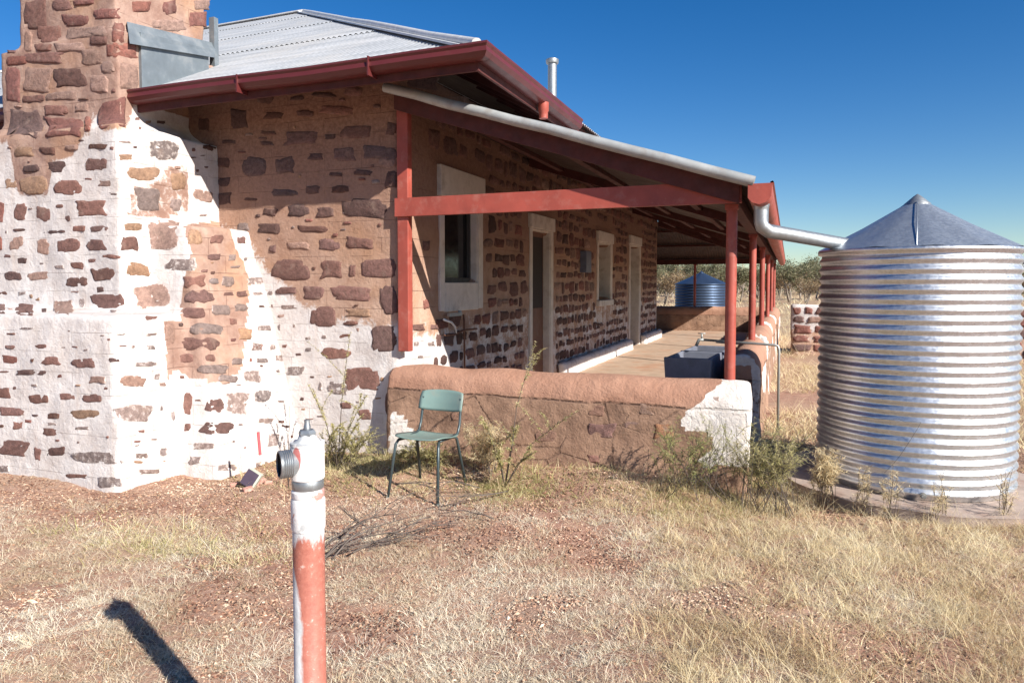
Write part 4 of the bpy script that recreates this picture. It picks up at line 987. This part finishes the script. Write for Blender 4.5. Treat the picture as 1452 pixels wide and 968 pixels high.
# leaf litter, chips and pebbles ------------------------------------
def chips(n, d0, d1, size, name, mats, dens, p=.8, lift=.3):
    x, y = fov_pts(n, d0, d1, p=p); k = (rng.random(n) < dens(x, y)) & ~blocked(x, y); x, y = x[k], y[k]; N = len(x)
    z = gz(x, y) + .004; s_ = size * rng.uniform(.35, 1.4, N)
    a = rng.random(N) * 6.283; til = rng.uniform(-lift, lift, (N, 2))
    e1 = unit(np.stack([np.cos(a), np.sin(a), til[:, 0]], -1)); e2 = unit(np.stack([-np.sin(a), np.cos(a), til[:, 1]], -1)); nn_ = unit(np.cross(e1, e2))
    c = np.stack([x, y, z], -1); asp = rng.uniform(.35, .9, N)[:, None]; s_ = s_[:, None]; hh = s_ * rng.uniform(.15, .6, N)[:, None]
    P = [c + e1 * s_, c + e2 * s_ * asp, c - e1 * s_ * rng.uniform(.7, 1, N)[:, None], c - e2 * s_ * asp * rng.uniform(.6, 1, N)[:, None], c + nn_ * hh + e1 * s_ * .2 * rng.uniform(-1, 1, N)[:, None]]
    Vv = np.stack(P, 1).reshape(-1, 3); o_ = np.arange(N)[:, None] * 5
    Ff = np.concatenate([o_ + np.array([[0, 1, 4]]), o_ + np.array([[1, 2, 4]]), o_ + np.array([[2, 3, 4]]), o_ + np.array([[3, 0, 4]])])
    tone = np.clip(.5 + .4 * pnoise(x, y, 1.3, 1.) + rng.normal(0, .25, N), 0, 1)
    return tag(np_mesh(name, Vv, Ff, mats, False, {'rnd': np.repeat(tone, 5)}), kind='stuff')
chips(170000, 1.75, 8.5, .0095, 'leaf_litter', [M['litter']], lambda x, y: zones(x, y)[2])
chips(9000, 1.8, 9, .018, 'rubble_stones', [M['litter']], lambda x, y: np.clip(zones(x, y)[2] - .4, 0, .6), lift=.2)

# ------------------------------------------------------------------ weeds, shrubs
def tube_np(mb, pts, r0, r1, n=5): mb.tube(pts, [r0 + (r1 - r0) * i / (len(pts) - 1) for i in range(len(pts))], n)
def leaves_along(B, pts, n, ln, wd, up=.3):
    pts = np.array([tuple(p) for p in pts]); t = rng.random(n) * (len(pts) - 1); i = np.minimum(t.astype(int), len(pts) - 2); f = (t - i)[:, None]
    b = pts[i] * (1 - f) + pts[i + 1] * f; a = rng.random(n) * 6.283
    d = unit(np.stack([np.cos(a), np.sin(a), rng.uniform(-.2, up + .6, n)], -1))
    B.add(b, d, ln * rng.uniform(.5, 1.2, n), wd * rng.uniform(.7, 1.2, n), np.stack([0 * a, 0 * a, -.3 + 0 * a], -1), np.clip(rng.normal(.55, .25, n), 0, 1), 2)
def plant(name, label, base, stems, mats_leaf, leaf=(.03, .004), nleaf=70, dead=0., seedv=1, group=None, cat='weed', spread=0., r0=.004):
    off_ = lambda r: Vector((r.uniform(-spread, spread), r.uniform(-spread * .6, spread * .6), 0))
    rs = random.Random(seedv); t = thing(name, label, cat, base, 0, group); mb = MB(); B = Blades()
    for tip, nsub in stems:
        tip = Vector(tip); ro = off_(rs); mid = ro + Vector(((tip.x - ro.x) * .38, (tip.y - ro.y) * .38, tip.z * .55))
        pts = [ro, ro.lerp(mid, .5) + Vector((rs.uniform(-.01, .01), rs.uniform(-.01, .01), 0)), mid, mid.lerp(tip, .55) + Vector((0, 0, .012)), tip]
        tube_np(mb, pts, r0, .001); leaves_along(B, pts[2:], nleaf, leaf[0], leaf[1])
        for k in range(nsub):
            f = rs.uniform(.3, .85); p = mid.lerp(tip, max(0, (f - .5) * 2)) if f > .5 else mid * (f * 2)
            q_ = p + Vector((rs.uniform(-.2, .2), rs.uniform(-.2, .2), rs.uniform(.08, .3))) * tip.length
            pp = [p, p.lerp(q_, .5) + Vector((0, 0, .02)), q_]; tube_np(mb, pp, .0015, .0007, 4); leaves_along(B, pp, int(nleaf * .6), leaf[0], leaf[1])
    mb.att = None; st = mb.build('stems', M['twig'], t, smooth=True)
    a = st.data.attributes.new('rnd', 'FLOAT', 'POINT'); a.data.foreach_set('value', [random.Random(seedv).uniform(.3, .7)] * len(st.data.vertices))
    B.build('foliage', mats_leaf, t)
    return t
M['weed_pale'] = m_leafy('pale_weed', [(.24, .25, .09), (.42, .40, .16), (.62, .56, .28), (.76, .67, .42)], .7, .35)
def G(px, y, dz=0.):
    p = at(px, 600, 1, y); return Vector((p.x, y, float(gz(p.x, y)) + dz))
def rel(px, py, y, b): return tuple(at(px, py, 1, y) - b)
b = G(478, 5.0); plant('weed', 'tall thin weed with three pale green stems against the white wall', b, [(rel(497, 470, 5.0, b), 2), (rel(437, 545, 4.95, b), 3), (rel(520, 560, 5.05, b), 3), (rel(470, 600, 4.9, b), 4), (rel(508, 600, 4.9, b), 4)], [M['weed_pale']], (.03, .0055), 170, seedv=3, r0=.005)
b = G(716, 4.95); plant('weed', 'tall straggly weed with feathery tips in front of the low wall, right of the chair', b, [(rel(760, 484, 4.9, b), 2), (rel(820, 582, 4.7, b), 3), (rel(682, 590, 5, b), 3), (rel(735, 600, 5, b), 5), (rel(700, 640, 4.8, b), 4), (rel(760, 640, 4.7, b), 4)], [M['weed_pale']], (.036, .0045), 150, seedv=5, r0=.005)
b = G(408, 4.4); plant('weed', 'thin dry dead stalk standing against the white wall behind the hydrant', b, [(rel(411, 556, 4.4, b), 2), (rel(400, 620, 4.4, b), 2)], [M['grass_tan']], (.012, .003), 25, seedv=6)
def bush(label, px, y, wpx, hpy, nst, mats, leaf, nleaf, seedv, name='shrub', cat='shrub'):
    b = G(px, y); rs = random.Random(seedv); st = []
    for k in range(nst * 2):
        e = rs.uniform(-1, 1); st.append((rel(px + e * wpx, hpy + 22 * e * e + rs.uniform(0, 55), y + rs.uniform(-.25, .25), b), 3))
    return plant(name, label, b, st, mats, leaf, nleaf, seedv=seedv, cat=cat, spread=wpx * .0035, r0=.0022)
bush('feathery green shrub at the right end of the low wall, against its white patch', 985, 5.15, 72, 588, 18, [M['green']], (.036, .0026), 50, 11)
bush('bushy yellow-green shrub between the low wall corner and the steel tank', 1088, 5.2, 62, 590, 26, [M['weed_pale']], (.045, .0026), 45, 12)
bush('low green weed clump at the foot of the white wall, left of the chair', 495, 5.1, 62, 596, 22, [M['weed_pale']], (.03, .004), 75, 13, 'weed', 'weed')
bush('low green weed clump growing behind the chair legs', 596, 5.2, 50, 612, 20, [M['weed_pale']], (.03, .004), 70, 14, 'weed', 'weed')
bush('dry grassy clump at the low wall foot just right of the chair', 685, 5.15, 30, 585, 18, [M['grass_tan']], (.055, .003), 55, 15, 'grass_clump', 'grass clump')
bush('dry upright grass clump at the left edge of the tank slab', 1172, 5.5, 22, 612, 12, [M['grass_tan']], (.055, .003), 45, 16, 'grass_clump', 'grass clump')
for (px_, yy_, hp_, sd_), lb in zip([(1222, 5.42, 668, 41), (1262, 5.38, 672, 42), (1338, 5.42, 680, 43), (1432, 5.62, 676, 44)], ['leftmost of the dry grass clumps along the front edge of the tank slab', 'dry grass clump on the slab edge just right of the leftmost one', 'dry grass clump in front of the middle of the large tank', 'dry grass clump at the right end of the tank slab by the picture edge']):
    bush(lb, px_, yy_, 16, hp_ - 18, 5, [M['grass_tan']], (.05, .0022), 26, sd_, 'grass_clump', 'grass clump')
# ground-hugging green growth
def greenkeep(x, y):
    px, py = pxy(x, y); d = np.zeros(len(x))
    for cx, cy, rx, ry, k in [(540, 658, 120, 30, .9), (880, 690, 120, 30, .25), (1080, 690, 70, 45, .5), (230, 775, 120, 22, .35), (330, 800, 60, 14, .3), (730, 700, 60, 22, .6), (990, 712, 100, 28, .5), (610, 640, 80, 14, .7)]:
        d = np.maximum(d, k * np.exp(-(((px - cx) / rx) ** 2 + ((py - cy) / ry) ** 2)))
    return d
tufts(34000, 3.5, 7.0, 'any', 13, .10, .0019, 'ground_cover', [M['weed_pale']], .05, .7, p=.7, keepf=greenkeep)
tufts(5000, 3.5, 7.5, 'any', 11, .2, .0014, 'rank_grass', [M['grass_tan']], .04, 1.2, p=.7, keepf=lambda x, y: greenkeep(x, y) * .8 + zones(x, y)[1] * .2)

# dead branch
db = at(455, 800, 2, -.02); br_ = thing('dead_branch', 'dead grey many-twigged branch lying on the dry grass below the chair', 'branch', db)
mb = MB(); rs = random.Random(5)
def branch(p, d, L, r, lev):
    pts = [p]; q_ = p.copy(); dd = d.copy(); n = 6
    for i in range(n):
        dd = (dd + Vector((rs.uniform(-.24, .24), rs.uniform(-.24, .24), rs.uniform(-.20, .06)))).normalized(); q_ = q_ + dd * L / n
        fl_ = float(gz(q_.x + db.x, q_.y + db.y)) - db.z + .02
        if q_.z < fl_: q_.z = fl_; dd.z = abs(dd.z) * .4
        pts.append(q_.copy())
    tube_np(mb, pts, r, r * .35, 5)
    if lev > 0:
        for k in range(4 if lev > 1 else 3):
            i = rs.randint(1, n - 1); s2 = (dd + Vector((rs.uniform(-.75, .75), rs.uniform(-.75, .75), rs.uniform(-.1, .4)))).normalized(); branch(pts[i], s2, L * rs.uniform(.3, .5), r * .5, lev - 1)
for sx_, sy_, px_t, py_t, hgt in [(458, 800, 600, 700, .22), (458, 800, 560, 690, .30), (462, 796, 640, 735, .06), (470, 790, 600, 765, .03), (458, 785, 540, 712, .26), (480, 770, 560, 720, .22), (500, 790, 690, 745, .04), (700, 742, 600, 720, .05), (680, 700, 590, 690, .10), (720, 705, 610, 730, .05), (560, 700, 640, 690, .12), (520, 760, 470, 735, .15), (610, 740, 540, 780, .03), (470, 800, 555, 745, .14)]:
    st_ = at(sx_, sy_, 2, -.03) - db; st_.z = .02 + (sx_ > 500) * rs.uniform(0, .05); tip = at(px_t, py_t, 2, hgt - .03) - db
    dv_ = tip - st_; dv_.z += .25 * dv_.length; branch(st_, dv_.normalized(), dv_.length * .85, .0055, 2)
o = mb.build('twigs', M['twig'], br_, smooth=True); a = o.data.attributes.new('rnd', 'FLOAT', 'POINT'); a.data.foreach_set('value', [random.random() for _ in o.data.vertices])

# ------------------------------------------------------------------ odd things by the white wall
p = at(351, 664, 1, 4.28); bxo = thing('metal_box', 'small dark-fronted pale metal box tipped against the white wall', 'box', (p.x, 4.28, float(gz(p.x, 4.28)) + .015), R(18))
m = MB(); m.box((-.06, -.03, 0), (.05, .03, .13)); o = m.build('casing', m_simple('pale_green_enamel', (.5, .52, .42), .5), bxo); o.rotation_euler = (R(-10), R(32), 0)
m = MB(); m.box((-.062, -.036, .004), (.035, -.0305, .126)); m.box((-.065, -.03, .01), (-.0605, .03, .12)); o = m.build('front_panel', m_simple('dark_purple_panel', (.07, .05, .075), .45), bxo); o.rotation_euler = (R(-10), R(32), 0)
p = at(369, 645, 1, 4.4); q1 = at(366, 612, 1, 4.42)
m = MB(); m.bar((0, 0, 0), q1 - p, .022, .012); o = bevel(m.build('red_strip', M['red_plastic']), .003); o.location = p; tag(o, 'thin red plastic strip leaning against the white wall above the rubble', 'plastic strip')
rs = random.Random(4)
for i, (px, py) in enumerate([(332, 680), (345, 676), (357, 680), (366, 675), (380, 678), (352, 688)]):
    c = at(px, py, 2, .0); m = MB(); sz = rs.uniform(.03, .055); vs = []
    m.box((-sz, -sz * .6, -sz * .5), (sz, sz * .6, sz * .5)); m.v = [tuple(Vector(v) * rs.uniform(.8, 1.15)) for v in m.v]
    o = bevel(m.build('brick_piece', M['pink_brick']), .008); o.location = (c.x, c.y, float(gz(c.x, c.y)) + sz * .4); o.rotation_euler = (rs.uniform(-.4, .4), rs.uniform(-.4, .4), rs.uniform(0, 3))
    tag(o, 'broken pinkish brick piece in the small rubble heap below the metal box', 'brick', 'broken brick pieces by the white wall')

# ------------------------------------------------------------------ ruined stone wall behind the tank
rw = thing('ruined_wall', 'low pinkish stone wall with white coping behind the large steel tank', 'stone wall', (0, 17.5, 0))
rm = MB(); rm.box((.05, 17.3, -.3), (5.6, 17.75, 1.08)); vs, fs = lumpy(rm, .06, .03, 2)
RW = Wall(vs, fs, lambda v: 1.0 if v.z > .86 else (.7 if v.z > .5 and v.x < 1.2 else .25))
z = 0
while z < .85:
    h_ = random.uniform(.16, .24); x = .1
    while x < 5.5:
        wd = random.uniform(.15, .42)
        def pf(u, v, x=x, wd=wd, z=z, h_=h_):
            o_ = Vector((x + wd / 2 + u * wd / 2, 16.8, z + h_ / 2 + v * h_ * .42)); h = RW.bvh.ray_cast(o_, Vector((0, 1, 0))); return (h[0], h[1]) if h[0] is not None and h[3] < 1 else None
        if x + wd < 5.6: seed += 1; RW.stone(pf, TINT[random.choice('brprw')], .1, seed, .02)
        x += wd + random.uniform(.03, .1)
    z += h_ + .02
o = RW.build('masonry', rw); o.location = (0, -17.5, 0)
# ------------------------------------------------------------------ trees
def tree_mesh(seedv, h, spread, nl, mats, trunk_lean=.1, leafsize=.09, dens=1.):
    rs = random.Random(seedv); nr = np.random.default_rng(seedv); mb = MB(); tips = []
    def limb(p, d, L, r, lev):
        pts = [p]; q_ = p.copy(); n = 4
        for i in range(n): d = (d + Vector((rs.uniform(-.22, .22), rs.uniform(-.22, .22), rs.uniform(-.05, .15)))).normalized(); q_ = q_ + d * L / n; pts.append(q_.copy())
        tube_np(mb, pts, r, r * .5, 6 if lev > 1 else 4)
        if lev == 0: tips.extend(pts[2:]); return
        for k in range(rs.randint(3, 4)):
            i = rs.randint(2, n); a = rs.uniform(0, 6.28); s2 = (d * .7 + Vector((math.cos(a), math.sin(a), rs.uniform(.0, .6))) * .9 * spread).normalized(); limb(pts[i], s2, L * rs.uniform(.5, .75), r * .5, lev - 1)
    for k in range(rs.choice([1, 1, 2, 3])):
        limb(Vector((0, 0, -.1)), Vector((rs.uniform(-.3, .3), rs.uniform(-.3, .3), 1)).normalized(), h * .42, h * .017, 3)
    B = Blades(); T = np.array([tuple(t) for t in tips]); k = nr.integers(0, len(T), nl); c = T[k] + nr.normal(0, h * .045, (nl, 3))
    d = unit(nr.normal(0, 1, (nl, 3)) + np.array([0, 0, -.5])); ls = leafsize * nr.uniform(.5, 1.3, nl)
    B.add(c, d, ls, ls * .3, np.zeros((nl, 3)), np.clip(nr.normal(.5, .22, nl) + (nr.random(len(T))[k] - .5) * .5, 0, 1), 2)
    return mb, B
def tree(seedv, h, spread, nl, leafm, leafsize):
    mb, B = tree_mesh(seedv, h, spread, nl, None, leafsize=leafsize)
    t = empty('gum_tree'); mb.build('trunk', M['bark'], t, smooth=True); B.build('crown', [leafm], t); return t
protos = [tree(21, 4.2, 1.1, 5000, M['gum'], .13), tree(22, 3.6, 1.3, 5000, M['gum_rusty'], .12), tree(23, 4.6, .9, 4500, M['gum'], .13), tree(24, 3.4, 1.4, 2600, M['gum_rusty'], .11), tree(25, 5.0, 1.0, 6000, M['gum'], .14)]
used = [False] * 5
spots = []
rs = random.Random(77)
# px, depth, kind, scale
spots += [(942, 52, 3, 1.1), (965, 60, 1, 1.0), (1010, 58, 2, 1.0), (985, 70, 0, 1.2), (1050, 62, 0, 1.05), (1075, 75, 4, 1.0), (1120, 62, 4, 1.0), (1135, 78, 0, 1.2), (1158, 68, 2, 1.05), (1105, 85, 1, 1.2), (925, 75, 4, 1.0), (955, 80, 2, 1.2), (1030, 80, 4, 1.1), (1000, 64, 1, 1.0), (1180, 72, 0, 1.1), (1143, 56, 3, .9)]
for px in range(905, 1240, 15): spots.append((px + rs.uniform(-6, 6), rs.uniform(85, 110), rs.randint(0, 4), rs.uniform(1.1, 1.5)))
for px in list(range(1240, 1560, 32)) + list(range(-200, 0, 60)): spots.append((px + rs.uniform(-6, 6), rs.uniform(70, 100), rs.randint(0, 4), rs.uniform(1, 1.4)))
desc = ['green-crowned gum tree', 'rusty-leaved gum tree', 'slender upright gum tree', 'thin-leaved pale-trunked tree', 'broad full-crowned gum tree']
near_lab = {0: 'pale-trunked sparse tree seen just right of the far house corner, left of the blue tank', 1: 'rusty-leaved gum tree standing left behind the blue tank', 6: 'broad dark-crowned gum tree on the horizon left of the large steel tank'}
for i, (px, dep, kd, s_) in enumerate(spots):
    d = ray(px, 410); t = dep / d.dot(FW); P0 = EYE + d * t
    o = protos[kd] if not used[kd] else copy_tree(protos[kd]); used[kd] = True
    o.location = (P0.x, P0.y, -.05); o.rotation_euler = (0, 0, rs.uniform(0, 6.28)); o.scale = (s_ * 1.1, s_ * 1.1, s_ * .95)
    grp = desc[kd] + 's in the distant woodland'
    tag(o, near_lab.get(i, desc[kd] + ' in the distant woodland beyond the verandah and tanks'), 'tree', grp if i not in near_lab else 'gum trees on the horizon')
# scrubby woodland mass behind
n = 60000; a = rng.uniform(-.9, .9, n); dep = rng.uniform(110, 150, n); hh = 3.6 + 1.6 * np.array([noise.noise(Vector((q * 22, 0, 0))) for q in a])
xx = dep * np.sin(a - YAW * .6); yy = dep * np.cos(a - YAW * .6); zz = rng.random(n) ** .7 * hh
B = Blades(); B.add(np.stack([xx, yy, zz], -1), unit(rng.normal(0, 1, (n, 3))), rng.uniform(.3, .8, n), rng.uniform(.08, .2, n), np.zeros((n, 3)), np.clip(rng.normal(.45, .2, n), 0, 1), 2)
tag(B.build('far_woodland', [M['gum']]), kind='stuff')
